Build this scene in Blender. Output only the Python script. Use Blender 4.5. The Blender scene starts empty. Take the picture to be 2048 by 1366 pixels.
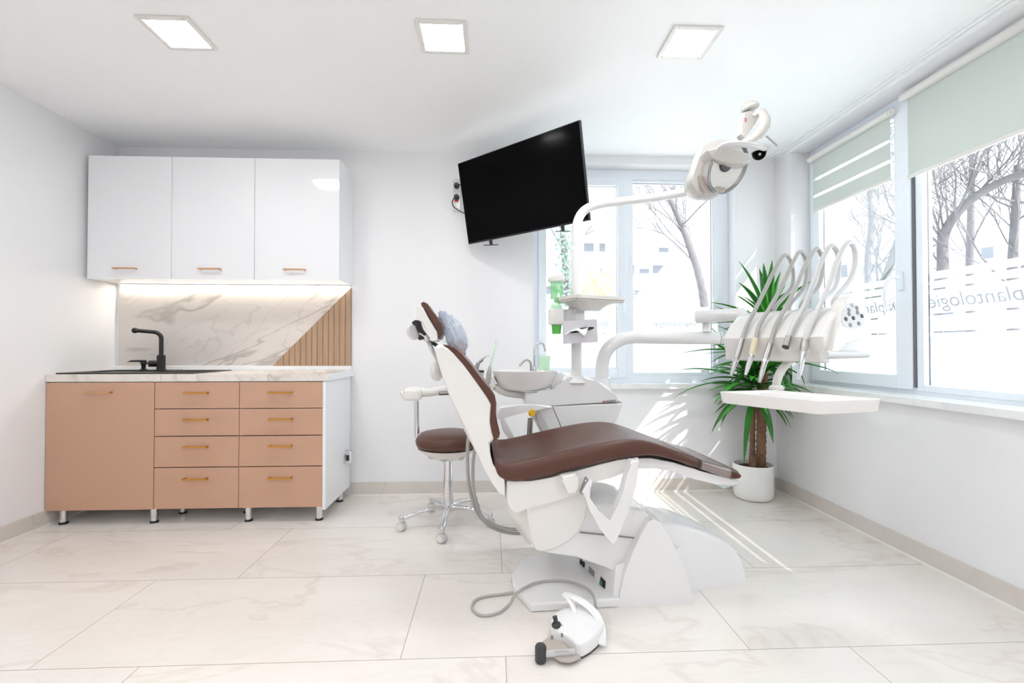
import bpy, bmesh, math, random
from mathutils import Vector, Matrix, noise

random.seed(7)
SC = bpy.context.scene
COL = SC.collection

# ------------------------------------------------------------------ camera
F_PX = 930.0
YAW, PITCH, CAM_Z = math.radians(2.43), math.radians(0.76), 1.05
cam_data = bpy.data.cameras.new('camera')
cam_data.sensor_width = 36.0
cam_data.lens = F_PX / 2048 * 36.0
cam_data.clip_start, cam_data.clip_end = 0.05, 400
cam = bpy.data.objects.new('camera', cam_data)
COL.objects.link(cam)
cam.location = (0, 0, CAM_Z)
cam.rotation_euler = (math.pi / 2 + PITCH, 0, -YAW)
SC.camera = cam

# ------------------------------------------------------------------ sky, sun, exposure
SUN_DIR = Vector((-0.77, 1.0, -1.0)).normalized()
world = bpy.data.worlds.new('world')
SC.world = world
world.use_nodes = True
bg = world.node_tree.nodes['Background']
bg.inputs['Color'].default_value = (0.86, 0.94, 1.0, 1)
bg.inputs['Strength'].default_value = 1.7
sun_data = bpy.data.lights.new('sun', 'SUN')
sun_data.energy = 5.0
sun_data.angle = math.radians(0.6)
sun_data.color = (1.0, 0.95, 0.87)
sun = bpy.data.objects.new('sun', sun_data)
COL.objects.link(sun)
sun.rotation_euler = SUN_DIR.to_track_quat('-Z', 'Y').to_euler()
sun.location = (8, -4, 9)

SC.view_settings.view_transform = 'Standard'
SC.view_settings.look = 'None'
SC.view_settings.gamma = 1.0
SC.view_settings.use_curve_mapping = False
SC.view_settings.exposure = 0.76
SC.render.film_transparent = False
try:
    SC.cycles.max_bounces = 12
    SC.cycles.diffuse_bounces = 7
    SC.cycles.transparent_max_bounces = 16
    SC.cycles.sample_clamp_indirect = 6.0
except Exception:
    pass

# ------------------------------------------------------------------ measuring: photo pixel -> point on a real plane
_fw = Vector((math.sin(YAW) * math.cos(PITCH), math.cos(YAW) * math.cos(PITCH), math.sin(PITCH)))
_rt = Vector((math.cos(YAW), -math.sin(YAW), 0))
_up = _rt.cross(_fw)
_eye = Vector((0, 0, CAM_Z))


def ray(u, v):
    return _fw + _rt * ((u - 1024) / F_PX) - _up * ((v - 683) / F_PX)


def at(u, v, Y=None, X=None, Z=None):
    d = ray(u, v)
    ax, val = (1, Y) if Y is not None else ((0, X) if X is not None else (2, Z))
    return _eye + d * ((val - _eye[ax]) / d[ax])


class Frame:
    """a local upright frame: along, across, up; hit() meets the plane across = w"""

    def __init__(self, ox, oy, deg):
        a = math.radians(deg)
        self.o = Vector((ox, oy, 0))
        self.a = Vector((math.cos(a), math.sin(a), 0))
        self.n = Vector((-math.sin(a), math.cos(a), 0))

    def pt(self, s, w, z):
        return self.o + self.a * s + self.n * w + Vector((0, 0, z))

    def hit(self, u, v, w):
        d = ray(u, v)
        t = (self.o + self.n * w - _eye).dot(self.n) / d.dot(self.n)
        return _eye + d * t

    def px(self, pts, w):
        return [self.hit(u, v, w) for u, v in pts]


# ------------------------------------------------------------------ materials
def lin(c):
    c = c / 255.0
    return c / 12.92 if c <= 0.04045 else ((c + 0.055) / 1.055) ** 2.4


def srgb(r, g, b):
    return (lin(r), lin(g), lin(b), 1.0)


def new_mat(name):
    m = bpy.data.materials.new(name)
    m.use_nodes = True
    nt = m.node_tree
    return m, nt, nt.nodes['Principled BSDF']


def mat(name, col, rough=0.5, metal=0.0, spec=0.5, coat=0.0, bump=0.0, bscale=60.0, vary=0.03, trans=0.0, sss=0.0, emit=None):
    """plain painted / plastic / metal surface with a faint procedural unevenness"""
    m, nt, b = new_mat(name)
    n = nt.nodes
    tc = n.new('ShaderNodeTexCoord')
    nz = n.new('ShaderNodeTexNoise')
    nz.inputs['Scale'].default_value = bscale
    nz.inputs['Detail'].default_value = 3
    nt.links.new(tc.outputs['Object'], nz.inputs['Vector'])
    mx = n.new('ShaderNodeMix')
    mx.data_type = 'RGBA'
    mx.inputs[6].default_value = [c * (1 - vary) for c in col[:3]] + [1]
    mx.inputs[7].default_value = [min(1, c * (1 + vary)) for c in col[:3]] + [1]
    nt.links.new(nz.outputs['Fac'], mx.inputs[0])
    nt.links.new(mx.outputs[2], b.inputs['Base Color'])
    b.inputs['Roughness'].default_value = rough
    b.inputs['Metallic'].default_value = metal
    b.inputs['Specular IOR Level'].default_value = spec
    b.inputs['Coat Weight'].default_value = coat
    b.inputs['Coat Roughness'].default_value = 0.05
    b.inputs['Transmission Weight'].default_value = trans
    if bump:
        bp = n.new('ShaderNodeBump')
        bp.inputs['Strength'].default_value = bump
        bp.inputs['Distance'].default_value = 0.002
        nt.links.new(nz.outputs['Fac'], bp.inputs['Height'])
        nt.links.new(bp.outputs['Normal'], b.inputs['Normal'])
    if emit:
        b.inputs['Emission Color'].default_value = emit[0]
        b.inputs['Emission Strength'].default_value = emit[1]
    return m


def ridge(nt, vec, scale, lo, detail=5, rough=0.6, dist=0.8):
    """thin wandering vein mask: 1 on the vein, 0 off it"""
    n = nt.nodes
    nz = n.new('ShaderNodeTexNoise')
    nz.inputs['Scale'].default_value = scale
    nz.inputs['Detail'].default_value = detail
    nz.inputs['Roughness'].default_value = rough
    nz.inputs['Distortion'].default_value = dist
    nt.links.new(vec, nz.inputs['Vector'])
    s = n.new('ShaderNodeMath'); s.operation = 'SUBTRACT'; s.inputs[1].default_value = 0.5
    nt.links.new(nz.outputs['Fac'], s.inputs[0])
    a = n.new('ShaderNodeMath'); a.operation = 'ABSOLUTE'
    nt.links.new(s.outputs[0], a.inputs[0])
    r = n.new('ShaderNodeMapRange')
    r.inputs['From Min'].default_value = 0.0
    r.inputs['From Max'].default_value = lo
    r.inputs['To Min'].default_value = 1.0
    r.inputs['To Max'].default_value = 0.0
    nt.links.new(a.outputs[0], r.inputs['Value'])
    return r.outputs[0]


def mixc(nt, fac, a, b, f=1.0):
    n = nt.nodes
    m = n.new('ShaderNodeMix'); m.data_type = 'RGBA'
    if f != 1.0:
        k = n.new('ShaderNodeMath'); k.operation = 'MULTIPLY'; k.inputs[1].default_value = f
        nt.links.new(fac, k.inputs[0]); fac = k.outputs[0]
    nt.links.new(fac, m.inputs[0])
    for i, c in ((6, a), (7, b)):
        if isinstance(c, tuple):
            m.inputs[i].default_value = c
        else:
            nt.links.new(c, m.inputs[i])
    return m.outputs[2]


def mapping(nt, rot=(0, 0, 0), scale=(1, 1, 1), loc=(0, 0, 0), kind='POINT'):
    tc = nt.nodes.new('ShaderNodeTexCoord')
    mp = nt.nodes.new('ShaderNodeMapping')
    mp.vector_type = kind
    mp.inputs['Rotation'].default_value = rot
    mp.inputs['Scale'].default_value = scale
    mp.inputs['Location'].default_value = loc
    nt.links.new(tc.outputs['Object'], mp.inputs['Vector'])
    return mp.outputs['Vector']


def floor_mat():
    m, nt, b = new_mat('marble_floor_tiles')
    n = nt.nodes
    tc = n.new('ShaderNodeTexCoord')
    br = n.new('ShaderNodeTexBrick')
    br.offset = 0.295; br.offset_frequency = 2; br.squash = 1.0
    br.inputs['Scale'].default_value = 1.0
    br.inputs['Brick Width'].default_value = 1.205
    br.inputs['Row Height'].default_value = 0.585
    br.inputs['Mortar Size'].default_value = 0.0016
    br.inputs['Mortar Smooth'].default_value = 0.2
    br.inputs['Color1'].default_value = (0, 0, 0, 1)
    br.inputs['Color2'].default_value = (1, 1, 1, 1)
    br.inputs['Mortar'].default_value = (0.5, 0.5, 0.5, 1)
    nt.links.new(tc.outputs['Object'], br.inputs['Vector'])
    # each tile shows another cut of the stone
    off = n.new('ShaderNodeVectorMath'); off.operation = 'SCALE'; off.inputs['Scale'].default_value = 7.0
    nt.links.new(br.outputs['Color'], off.inputs[0])
    add = n.new('ShaderNodeVectorMath'); add.operation = 'ADD'
    nt.links.new(tc.outputs['Object'], add.inputs[0]); nt.links.new(off.outputs[0], add.inputs[1])
    mp = n.new('ShaderNodeMapping')
    mp.inputs['Rotation'].default_value = (0, 0, math.radians(-38)); mp.inputs['Scale'].default_value = (0.55, 1.5, 1)
    nt.links.new(add.outputs[0], mp.inputs['Vector'])
    v1 = ridge(nt, mp.outputs[0], 1.1, 0.022)
    v2 = ridge(nt, mp.outputs[0], 3.0, 0.03, dist=1.3)
    cl = n.new('ShaderNodeTexNoise'); cl.inputs['Scale'].default_value = 2.2; cl.inputs['Detail'].default_value = 4
    nt.links.new(mp.outputs[0], cl.inputs['Vector'])
    c = mixc(nt, cl.outputs['Fac'], srgb(226, 219, 212), srgb(240, 236, 231))
    wn = n.new('ShaderNodeTexNoise'); wn.inputs['Scale'].default_value = 0.9
    nt.links.new(add.outputs[0], wn.inputs['Vector'])
    vcol = mixc(nt, wn.outputs['Fac'], srgb(165, 150, 140), srgb(205, 182, 160))
    c = mixc(nt, v2, c, vcol, 0.07)
    c = mixc(nt, v1, c, vcol, 0.20)
    c = mixc(nt, br.outputs['Fac'], c, srgb(150, 140, 130), 0.8)
    nt.links.new(c, b.inputs['Base Color'])
    b.inputs['Roughness'].default_value = 0.24
    b.inputs['Specular IOR Level'].default_value = 0.45
    return m


def marble_mat(name, base, vein, rot, scale, s1=1.2, strength=0.6, rough=0.25, thick=0.02):
    m, nt, b = new_mat(name)
    vec = mapping(nt, rot, scale, kind='TEXTURE')
    v1 = ridge(nt, vec, s1, thick, detail=4, rough=0.5, dist=0.7)
    v2 = ridge(nt, vec, s1 * 2.3, thick * 1.3, detail=4, rough=0.5, dist=0.9)
    cl = nt.nodes.new('ShaderNodeTexNoise'); cl.inputs['Scale'].default_value = s1 * 1.3
    nt.links.new(vec, cl.inputs['Vector'])
    pw = nt.nodes.new('ShaderNodeMath'); pw.operation = 'POWER'; pw.inputs[1].default_value = 2.0
    nt.links.new(cl.outputs['Fac'], pw.inputs[0])
    ml = nt.nodes.new('ShaderNodeMath'); ml.operation = 'MULTIPLY'
    nt.links.new(v1, ml.inputs[0]); nt.links.new(cl.outputs['Fac'], ml.inputs[1])
    c = mixc(nt, pw.outputs[0], base, vein, 0.25)
    c = mixc(nt, v2, c, vein, strength * 0.3)
    c = mixc(nt, ml.outputs[0], c, vein, strength * 1.7)
    nt.links.new(c, b.inputs['Base Color'])
    b.inputs['Roughness'].default_value = rough
    return m


def wood_mat(name, c1, c2, rough=0.5, scale=(22, 22, 1.2)):
    m, nt, b = new_mat(name)
    vec = mapping(nt, (0, 0, 0), scale)
    nz = nt.nodes.new('ShaderNodeTexNoise'); nz.inputs['Scale'].default_value = 2.5; nz.inputs['Detail'].default_value = 6
    nz.inputs['Distortion'].default_value = 1.0
    nt.links.new(vec, nz.inputs['Vector'])
    c = mixc(nt, nz.outputs['Fac'], c1, c2)
    nt.links.new(c, b.inputs['Base Color'])
    b.inputs['Roughness'].default_value = rough
    return m


def glass_mat(name, tint=(0.97, 0.99, 1.0, 1), refl=0.05):
    m = bpy.data.materials.new(name); m.use_nodes = True
    nt = m.node_tree; nt.nodes.clear()
    out = nt.nodes.new('ShaderNodeOutputMaterial')
    tr = nt.nodes.new('ShaderNodeBsdfTransparent'); tr.inputs[0].default_value = tint
    gl = nt.nodes.new('ShaderNodeBsdfGlossy'); gl.inputs['Roughness'].default_value = 0.02
    lw = nt.nodes.new('ShaderNodeLayerWeight'); lw.inputs[0].default_value = 0.25
    mr = nt.nodes.new('ShaderNodeMapRange'); mr.inputs['To Min'].default_value = refl * 0.4; mr.inputs['To Max'].default_value = refl * 4
    nt.links.new(lw.outputs['Fresnel'], mr.inputs['Value'])
    mx = nt.nodes.new('ShaderNodeMixShader')
    nt.links.new(mr.outputs[0], mx.inputs[0]); nt.links.new(tr.outputs[0], mx.inputs[1]); nt.links.new(gl.outputs[0], mx.inputs[2])
    nt.links.new(mx.outputs[0], out.inputs['Surface'])
    return m


def sheer_mat(name, col, through=0.5, clear=0.0, bump=0.0, rough=0.4, gloss=0.0):
    """thin sheet: part diffuse, part translucent, part see-through"""
    m = bpy.data.materials.new(name); m.use_nodes = True
    nt = m.node_tree; nt.nodes.clear(); n = nt.nodes
    out = n.new('ShaderNodeOutputMaterial')
    df = n.new('ShaderNodeBsdfDiffuse'); df.inputs[0].default_value = col
    tl = n.new('ShaderNodeBsdfTranslucent'); tl.inputs[0].default_value = col
    m1 = n.new('ShaderNodeMixShader'); m1.inputs[0].default_value = through
    nt.links.new(df.outputs[0], m1.inputs[1]); nt.links.new(tl.outputs[0], m1.inputs[2])
    last = m1.outputs[0]
    if gloss:
        g = n.new('ShaderNodeBsdfGlossy'); g.inputs['Roughness'].default_value = rough
        m3 = n.new('ShaderNodeMixShader'); m3.inputs[0].default_value = gloss
        nt.links.new(last, m3.inputs[1]); nt.links.new(g.outputs[0], m3.inputs[2]); last = m3.outputs[0]
    if clear:
        t = n.new('ShaderNodeBsdfTransparent')
        m2 = n.new('ShaderNodeMixShader'); m2.inputs[0].default_value = clear
        nt.links.new(last, m2.inputs[1]); nt.links.new(t.outputs[0], m2.inputs[2]); last = m2.outputs[0]
    nt.links.new(last, out.inputs['Surface'])
    return m


def emit_mat(name, col, strength):
    m, nt, b = new_mat(name)
    nz = nt.nodes.new('ShaderNodeTexNoise'); nz.inputs['Scale'].default_value = 4
    c = mixc(nt, nz.outputs['Fac'], col, tuple(min(1, x * 1.02) for x in col))
    b.inputs['Base Color'].default_value = (0.8, 0.8, 0.8, 1)
    nt.links.new(c, b.inputs['Emission Color'])
    b.inputs['Emission Strength'].default_value = strength
    return m


W = {}
W['wall'] = mat('white_wall_paint', srgb(238, 238, 240), 0.55, bump=0.05, bscale=90, vary=0.006, spec=0.3)
W['ceiling'] = mat('white_ceiling_paint', srgb(249, 250, 251), 0.6, bump=0.04, bscale=70, vary=0.005, spec=0.25)
W['floor'] = floor_mat()
W['skirt'] = marble_mat('beige_skirting_tile', srgb(216, 210, 204), srgb(190, 178, 166), (0, 0.3, 0.5), (1, 1, 2), 1.6, 0.4, 0.3)
W['grout'] = mat('white_joint_filler', srgb(240, 238, 234), 0.6)
W['pvc'] = mat('white_window_plastic', srgb(236, 241, 248), 0.3, spec=0.5)
W['gasket'] = mat('grey_rubber_gasket', srgb(110, 112, 118), 0.6)
W['glass'] = glass_mat('window_glass')
W['film'] = sheer_mat('frosted_film', (0.93, 0.95, 0.97, 1), 0.75)
W['filmtext'] = mat('grey_film_lettering', srgb(206, 208, 212), 0.6)
W['sill'] = marble_mat('pale_sill_stone', srgb(238, 240, 240), srgb(205, 208, 206), (0, 0, 0.6), (1, 1, 1), 3, 0.3, 0.2)
W['blind'] = sheer_mat('sage_blind_fabric', srgb(216, 222, 217), 0.14)
W['blindsheer'] = sheer_mat('sheer_blind_mesh', srgb(238, 242, 242), 0.6, 0.55)
W['gloss_white'] = mat('white_gloss_laminate', srgb(236, 237, 240), 0.07, spec=0.5, vary=0.003)
W['carcass'] = mat('white_melamine', srgb(238, 240, 243), 0.3, vary=0.004)
W['tan'] = mat('tan_gloss_laminate', srgb(197, 157, 132), 0.14, spec=0.5, vary=0.012, bscale=3)
W['brass'] = mat('brushed_brass', srgb(205, 150, 70), 0.28, metal=1.0)
W['copper'] = mat('pale_rose_brass', srgb(214, 170, 130), 0.3, metal=1.0)
W['chrome'] = mat('polished_chrome', srgb(222, 222, 224), 0.08, metal=1.0, vary=0.01)
W['steel'] = mat('brushed_steel', srgb(178, 176, 174), 0.27, metal=1.0)
W['black'] = mat('matt_black', srgb(22, 21, 22), 0.38)
W['black_gloss'] = mat('black_screen_glass', srgb(3, 3, 4), 0.12, spec=0.07, vary=0.0)
W['blackplastic'] = mat('black_plastic', srgb(20, 20, 22), 0.35)
W['darkgap'] = mat('dark_gap', srgb(48, 46, 46), 0.8)
W['worktop'] = marble_mat('marble_worktop', srgb(232, 226, 220), srgb(165, 152, 142), (0.3, 0.6, 0.4), (0.5, 1, 0.33), 1.8, 0.5, 0.25, 0.05)
W['splash'] = marble_mat('white_marble_panel', srgb(224, 217, 212), srgb(140, 134, 130), (0, math.radians(-27), 0), (1.9, 1, 0.62), 1.25, 0.6, 0.22, 0.014)
W['oak'] = wood_mat('oak_slats', srgb(160, 130, 104), srgb(190, 160, 132))
W['led'] = emit_mat('led_strip_light', (1.0, 0.9, 0.76, 1), 20.0)
W['panel'] = emit_mat('led_panel_light', (0.98, 0.99, 1.0, 1), 42.0)
W['plastic'] = mat('white_plastic', srgb(228, 226, 222), 0.22, spec=0.5, vary=0.004)
W['plastic_warm'] = mat('ivory_plastic', srgb(231, 229, 226), 0.28, spec=0.5, vary=0.004)
W['lamp_plastic'] = mat('warm_grey_plastic', srgb(198, 194, 189), 0.25, spec=0.5, vary=0.004)
W['plastic_grey'] = mat('light_grey_plastic', srgb(205, 205, 205), 0.3)
W['enamel'] = mat('white_enamel', srgb(232, 232, 232), 0.12, spec=0.5, vary=0.003)
W['ceramic'] = mat('white_ceramic', srgb(240, 238, 236), 0.06, spec=0.6, vary=0.003)
W['leather'] = mat('brown_leather', srgb(84, 50, 38), 0.36, spec=0.45, bump=0.12, bscale=420, vary=0.05)
W['footwrap'] = mat('silver_foot_cover', srgb(150, 138, 136), 0.25, metal=0.35)
W['dark'] = mat('dark_grey_rubber', srgb(62, 62, 66), 0.5)
W["hose"] = mat("grey_hose", srgb(176, 174, 170), 0.4)
W['hose_light'] = mat('pale_grey_hose', srgb(206, 206, 206), 0.38)
W['ivory'] = mat('ivory_handpiece', srgb(224, 212, 184), 0.35)
W['green'] = sheer_mat('green_plastic', srgb(150, 226, 150), 0.5, 0.5)
W['green_deep'] = sheer_mat('bright_green_plastic', srgb(130, 226, 100), 0.5, 0.4)
W['mint'] = sheer_mat('mint_plastic', srgb(222, 248, 222), 0.5, 0.55)
W['clear'] = glass_mat('clear_plastic', (0.95, 0.97, 0.97, 1), 0.12)
W['paper'] = mat('white_tissue', srgb(244, 244, 246), 0.8)
W['card'] = mat('pale_grey_card', srgb(214, 213, 218), 0.6)
W['yellow'] = mat('yellow_knob', srgb(226, 176, 20), 0.35)
W['red'] = mat('red_switch', srgb(214, 50, 56), 0.35)
W['bluefilm'] = sheer_mat('crinkled_blue_film', srgb(220, 229, 242), 0.4, 0.34, rough=0.2, gloss=0.16)
W['pink'] = mat('pink_padding', srgb(226, 180, 172), 0.5)
W['amber'] = mat('smoked_beige_plastic', srgb(178, 170, 162), 0.3)
W['reflector'] = mat('dished_mirror', srgb(150, 150, 150), 0.3, metal=0.7)
W['pot'] = mat('white_pot', srgb(240, 240, 238), 0.3)
W['soil'] = mat('dark_soil', srgb(70, 44, 34), 0.9, bump=0.6, bscale=40, vary=0.3)
W['bark'] = wood_mat('brown_bark', srgb(66, 44, 32), srgb(150, 112, 86), 0.85, (14, 14, 34))
W['greenlcd'] = mat('green_switch', srgb(70, 120, 74), 0.3)
W['ink'] = mat('dark_print', srgb(50, 46, 52), 0.6)
W['inkgrey'] = mat('grey_print', srgb(140, 140, 142), 0.6)
W['redink'] = mat('red_print', srgb(196, 110, 110), 0.6)


def leaf_mat():
    m, nt, b = new_mat('yucca_leaf')
    vec = mapping(nt)
    nz = nt.nodes.new('ShaderNodeTexNoise'); nz.inputs['Scale'].default_value = 9
    nt.links.new(vec, nz.inputs['Vector'])
    c = mixc(nt, nz.outputs['Fac'], srgb(18, 82, 38), srgb(74, 160, 52))
    nt.links.new(c, b.inputs['Base Color'])
    b.inputs['Roughness'].default_value = 0.3
    b.inputs['Subsurface Weight'].default_value = 0.0
    tl = nt.nodes.new('ShaderNodeBsdfTranslucent'); tl.inputs[0].default_value = srgb(120, 190, 40)
    mx = nt.nodes.new('ShaderNodeMixShader'); mx.inputs[0].default_value = 0.28
    out = nt.nodes['Material Output']
    nt.links.new(b.outputs[0], mx.inputs[1]); nt.links.new(tl.outputs[0], mx.inputs[2])
    nt.links.new(mx.outputs[0], out.inputs['Surface'])
    return m


W['leaf'] = leaf_mat()
W['render'] = mat('pale_building_render', srgb(238, 238, 238), 0.8)
W['slab'] = mat('grey_balcony_edge', srgb(196, 196, 200), 0.8)
W['shade'] = mat('building_window_glass', srgb(130, 132, 140), 0.4)
W['twig'] = mat('grey_branch_bark', srgb(112, 108, 110), 0.85, vary=0.25, bscale=8)
W['shrub'] = mat('yellow_green_shrub', srgb(222, 226, 176), 0.8, vary=0.1, bscale=3)
W['ivy'] = mat('grey_green_ivy', srgb(120, 140, 130), 0.7, vary=0.2)
W['yard'] = mat('pale_yard_paving', srgb(228, 228, 226), 0.9, vary=0.05, bscale=1.0)

# ------------------------------------------------------------------ mesh kit
ORIGIN = {}


def catmull(pts, k=6, closed=False):
    pts = [Vector(p) for p in pts]
    out = []
    n = len(pts)
    rng = n if closed else n - 1
    for i in range(rng):
        p1, p2 = pts[i], pts[(i + 1) % n]
        p0 = pts[i - 1] if (i > 0 or closed) else p1 * 2 - p2
        p3 = pts[(i + 2) % n] if (i + 2 < n or closed) else p2 * 2 - p1
        for j in range(k):
            t = j / k
            out.append(0.5 * ((2 * p1) + (p2 - p0) * t + (2 * p0 - 5 * p1 + 4 * p2 - p3) * t * t + (3 * p1 - p0 - 3 * p2 + p3) * t ** 3))
    if not closed:
        out.append(pts[-1])
    return out


class MB:
    def __init__(self):
        self.bm = bmesh.new()

    def _bevel(self, faces, off, seg=2):
        es = list({e for f in faces for e in f.edges})
        if off > 0:
            bmesh.ops.bevel(self.bm, geom=es, offset=off, offset_type='OFFSET', segments=seg, profile=0.5, affect='EDGES', clamp_overlap=True)

    def box(self, x0, x1, y0, y1, z0, z1, bev=0.0, seg=2, M=None):
        co = [(x0, y0, z0), (x1, y0, z0), (x1, y1, z0), (x0, y1, z0), (x0, y0, z1), (x1, y0, z1), (x1, y1, z1), (x0, y1, z1)]
        vs = [self.bm.verts.new((M @ Vector(c)) if M else c) for c in co]
        fs = [self.bm.faces.new([vs[i] for i in q]) for q in ((0, 3, 2, 1), (4, 5, 6, 7), (0, 1, 5, 4), (1, 2, 6, 5), (2, 3, 7, 6), (3, 0, 4, 7))]
        self._bevel(fs, bev, seg)
        return self

    def prism(self, pts, vec, bev=0.0, seg=3, taper=None):
        pts = [Vector(p) for p in pts]
        vec = Vector(vec)
        nrm = Vector((0, 0, 0))
        for i in range(len(pts)):
            nrm += pts[i].cross(pts[(i + 1) % len(pts)])
        if nrm.dot(vec) > 0:
            pts.reverse()
        c = sum(pts, Vector()) / len(pts)
        t = taper if taper else 1.0
        a = [self.bm.verts.new(p) for p in pts]
        b = [self.bm.verts.new(c + (p - c) * t + vec) for p in pts]
        n = len(pts)
        fs = [self.bm.faces.new(a), self.bm.faces.new(list(reversed(b)))]
        caps = [e for f in fs for e in f.edges]
        for i in range(n):
            self.bm.faces.new([a[i], b[i], b[(i + 1) % n], a[(i + 1) % n]])
        if bev > 0:
            bmesh.ops.bevel(self.bm, geom=list(set(caps)), offset=bev, offset_type='OFFSET', segments=seg, profile=0.5, affect='EDGES', clamp_overlap=True)
        return self

    def loft(self, rings, cap=True, closed=False):
        vv = [[self.bm.verts.new(p) for p in r] for r in rings]
        n = len(vv[0])
        m = len(vv)
        for i in range(m if closed else m - 1):
            for j in range(n):
                self.bm.faces.new([vv[i][j], vv[i][(j + 1) % n], vv[(i + 1) % m][(j + 1) % n], vv[(i + 1) % m][j]])
        if cap and not closed:
            self.bm.faces.new(list(reversed(vv[0])))
            self.bm.faces.new(vv[-1])
        return self

    def tube(self, pts, r, n=12, cap=True, flat=1.0, upv=None):
        pts = [Vector(p) for p in pts]
        rs = r if isinstance(r, (list, tuple)) else [r] * len(pts)
        if len(rs) != len(pts):
            rs = [rs[min(len(rs) - 1, int(round(i * (len(rs) - 1) / max(1, len(pts) - 1))))] for i in range(len(pts))]
        t0 = (pts[1] - pts[0]).normalized()
        nrm = Vector(upv) if upv else t0.orthogonal()
        rings = []
        for i, p in enumerate(pts):
            t = (pts[min(i + 1, len(pts) - 1)] - pts[max(i - 1, 0)]).normalized()
            nrm = (nrm - t * nrm.dot(t))
            nrm = nrm.normalized() if nrm.length > 1e-6 else t.orthogonal().normalized()
            bi = t.cross(nrm)
            rings.append([p + nrm * (math.cos(2 * math.pi * k / n) * rs[i]) + bi * (math.sin(2 * math.pi * k / n) * rs[i] * flat) for k in range(n)])
        return self.loft(rings, cap)

    def lathe(self, prof, c=(0, 0, 0), n=40, axis=(0, 0, 1), sx=1.0, sy=1.0, capb=True, capt=True):
        ax = Vector(axis).normalized()
        q = Vector((0, 0, 1)).rotation_difference(ax)
        c = Vector(c)
        rings = [[c + q @ Vector((max(r, 1e-5) * sx * math.cos(2 * math.pi * k / n), max(r, 1e-5) * sy * math.sin(2 * math.pi * k / n), z)) for k in range(n)] for r, z in prof]
        vv = [[self.bm.verts.new(p) for p in r] for r in rings]
        for i in range(len(vv) - 1):
            for j in range(n):
                self.bm.faces.new([vv[i][j], vv[i][(j + 1) % n], vv[i + 1][(j + 1) % n], vv[i + 1][j]])
        if capb:
            self.bm.faces.new(list(reversed(vv[0])))
        if capt:
            self.bm.faces.new(vv[-1])
        return self

    def ell(self, c, r, rot=None, n=20, m=14, wob=0.0, wf=8.0):
        c = Vector(c)
        rot = rot or Matrix.Identity(3)
        rings = []
        for i in range(1, m):
            th = math.pi * i / m
            row = []
            for k in range(n):
                ph = 2 * math.pi * k / n
                d = Vector((math.sin(th) * math.cos(ph), math.sin(th) * math.sin(ph), -math.cos(th)))
                s = 1.0 + (wob * noise.noise(d * wf) if wob else 0)
                row.append(c + rot @ Vector((d.x * r[0] * s, d.y * r[1] * s, d.z * r[2] * s)))
            rings.append(row)
        return self.loft(rings, True)

    def out(self, name, m, parent=None, sharp=35, **kw):
        bm = self.bm
        bmesh.ops.recalc_face_normals(bm, faces=bm.faces)
        root = ORIGIN.get(parent.name, Vector()) if parent else kw.get('origin', Vector())
        if root.length:
            bmesh.ops.translate(bm, verts=bm.verts, vec=-root)
        me = bpy.data.meshes.new(name)
        bm.to_mesh(me)
        bm.free()
        for p in me.polygons:
            p.use_smooth = True
        me.set_sharp_from_angle(angle=math.radians(sharp))
        me.materials.append(m)
        o = bpy.data.objects.new(name, me)
        COL.objects.link(o)
        if parent:
            o.parent = parent
            ORIGIN[o.name] = root
        else:
            o.location = root
            ORIGIN[o.name] = root
        wn = o.modifiers.new('weighted_normals', 'WEIGHTED_NORMAL')
        wn.keep_sharp = True
        wn.weight = 80
        if kw.get('label'):
            o['label'] = kw['label']
        return o


def tag(o, label, cat, group=None, kind=None):
    o['label'] = label
    o['category'] = cat
    if group:
        o['group'] = group
    if kind:
        o['kind'] = kind
    return o


def thing(name, label, cat, loc, group=None, kind=None):
    o = bpy.data.objects.new(name, None)
    COL.objects.link(o)
    o.empty_display_size = 0.05
    o.location = Vector(loc)
    ORIGIN[o.name] = Vector(loc)
    return tag(o, label, cat, group, kind)


def struct(o, label=None):
    o['kind'] = 'structure'
    if label:
        o['label'] = label
    return o


def clone(o, parent=None, delta=None):
    c = o.copy()
    COL.objects.link(c)
    if parent:
        c.parent = parent
    if delta is not None:
        c.location = o.location + Vector(delta)
    for ch in o.children:
        clone(ch, c)
    return c


def text(body, name, m, parent, loc, right, upv, size, extrude=0.0004, mirror=False, shear=0.0):
    cu = bpy.data.curves.new(name, 'FONT')
    cu.body = body
    cu.size = size
    cu.extrude = extrude
    cu.shear = shear
    cu.align_x = 'CENTER'
    cu.align_y = 'CENTER'
    tmp = bpy.data.objects.new(name + '_outline', cu)
    me = bpy.data.meshes.new_from_object(tmp)
    bpy.data.objects.remove(tmp)
    bpy.data.curves.remove(cu)
    me.materials.clear()
    me.materials.append(m)
    o = bpy.data.objects.new(name, me)
    COL.objects.link(o)
    r = Vector(right).normalized()
    u = Vector(upv).normalized()
    nn = r.cross(u)
    if mirror:
        r = -r
        nn = -nn
        # seen from behind: the lettering faces away from the room
    M = Matrix((r, u, r.cross(u))).transposed().to_4x4()
    M.translation = Vector(loc) - (ORIGIN.get(parent.name, Vector()) if parent else Vector())
    o.matrix_local = M
    o.parent = parent
    o.matrix_local = M
    return o

# ================================================================== ROOM
XL, XR, YB, YF, ZC = -2.626, 2.10, 3.36, -2.30, 2.46
WT = 0.30

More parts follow.
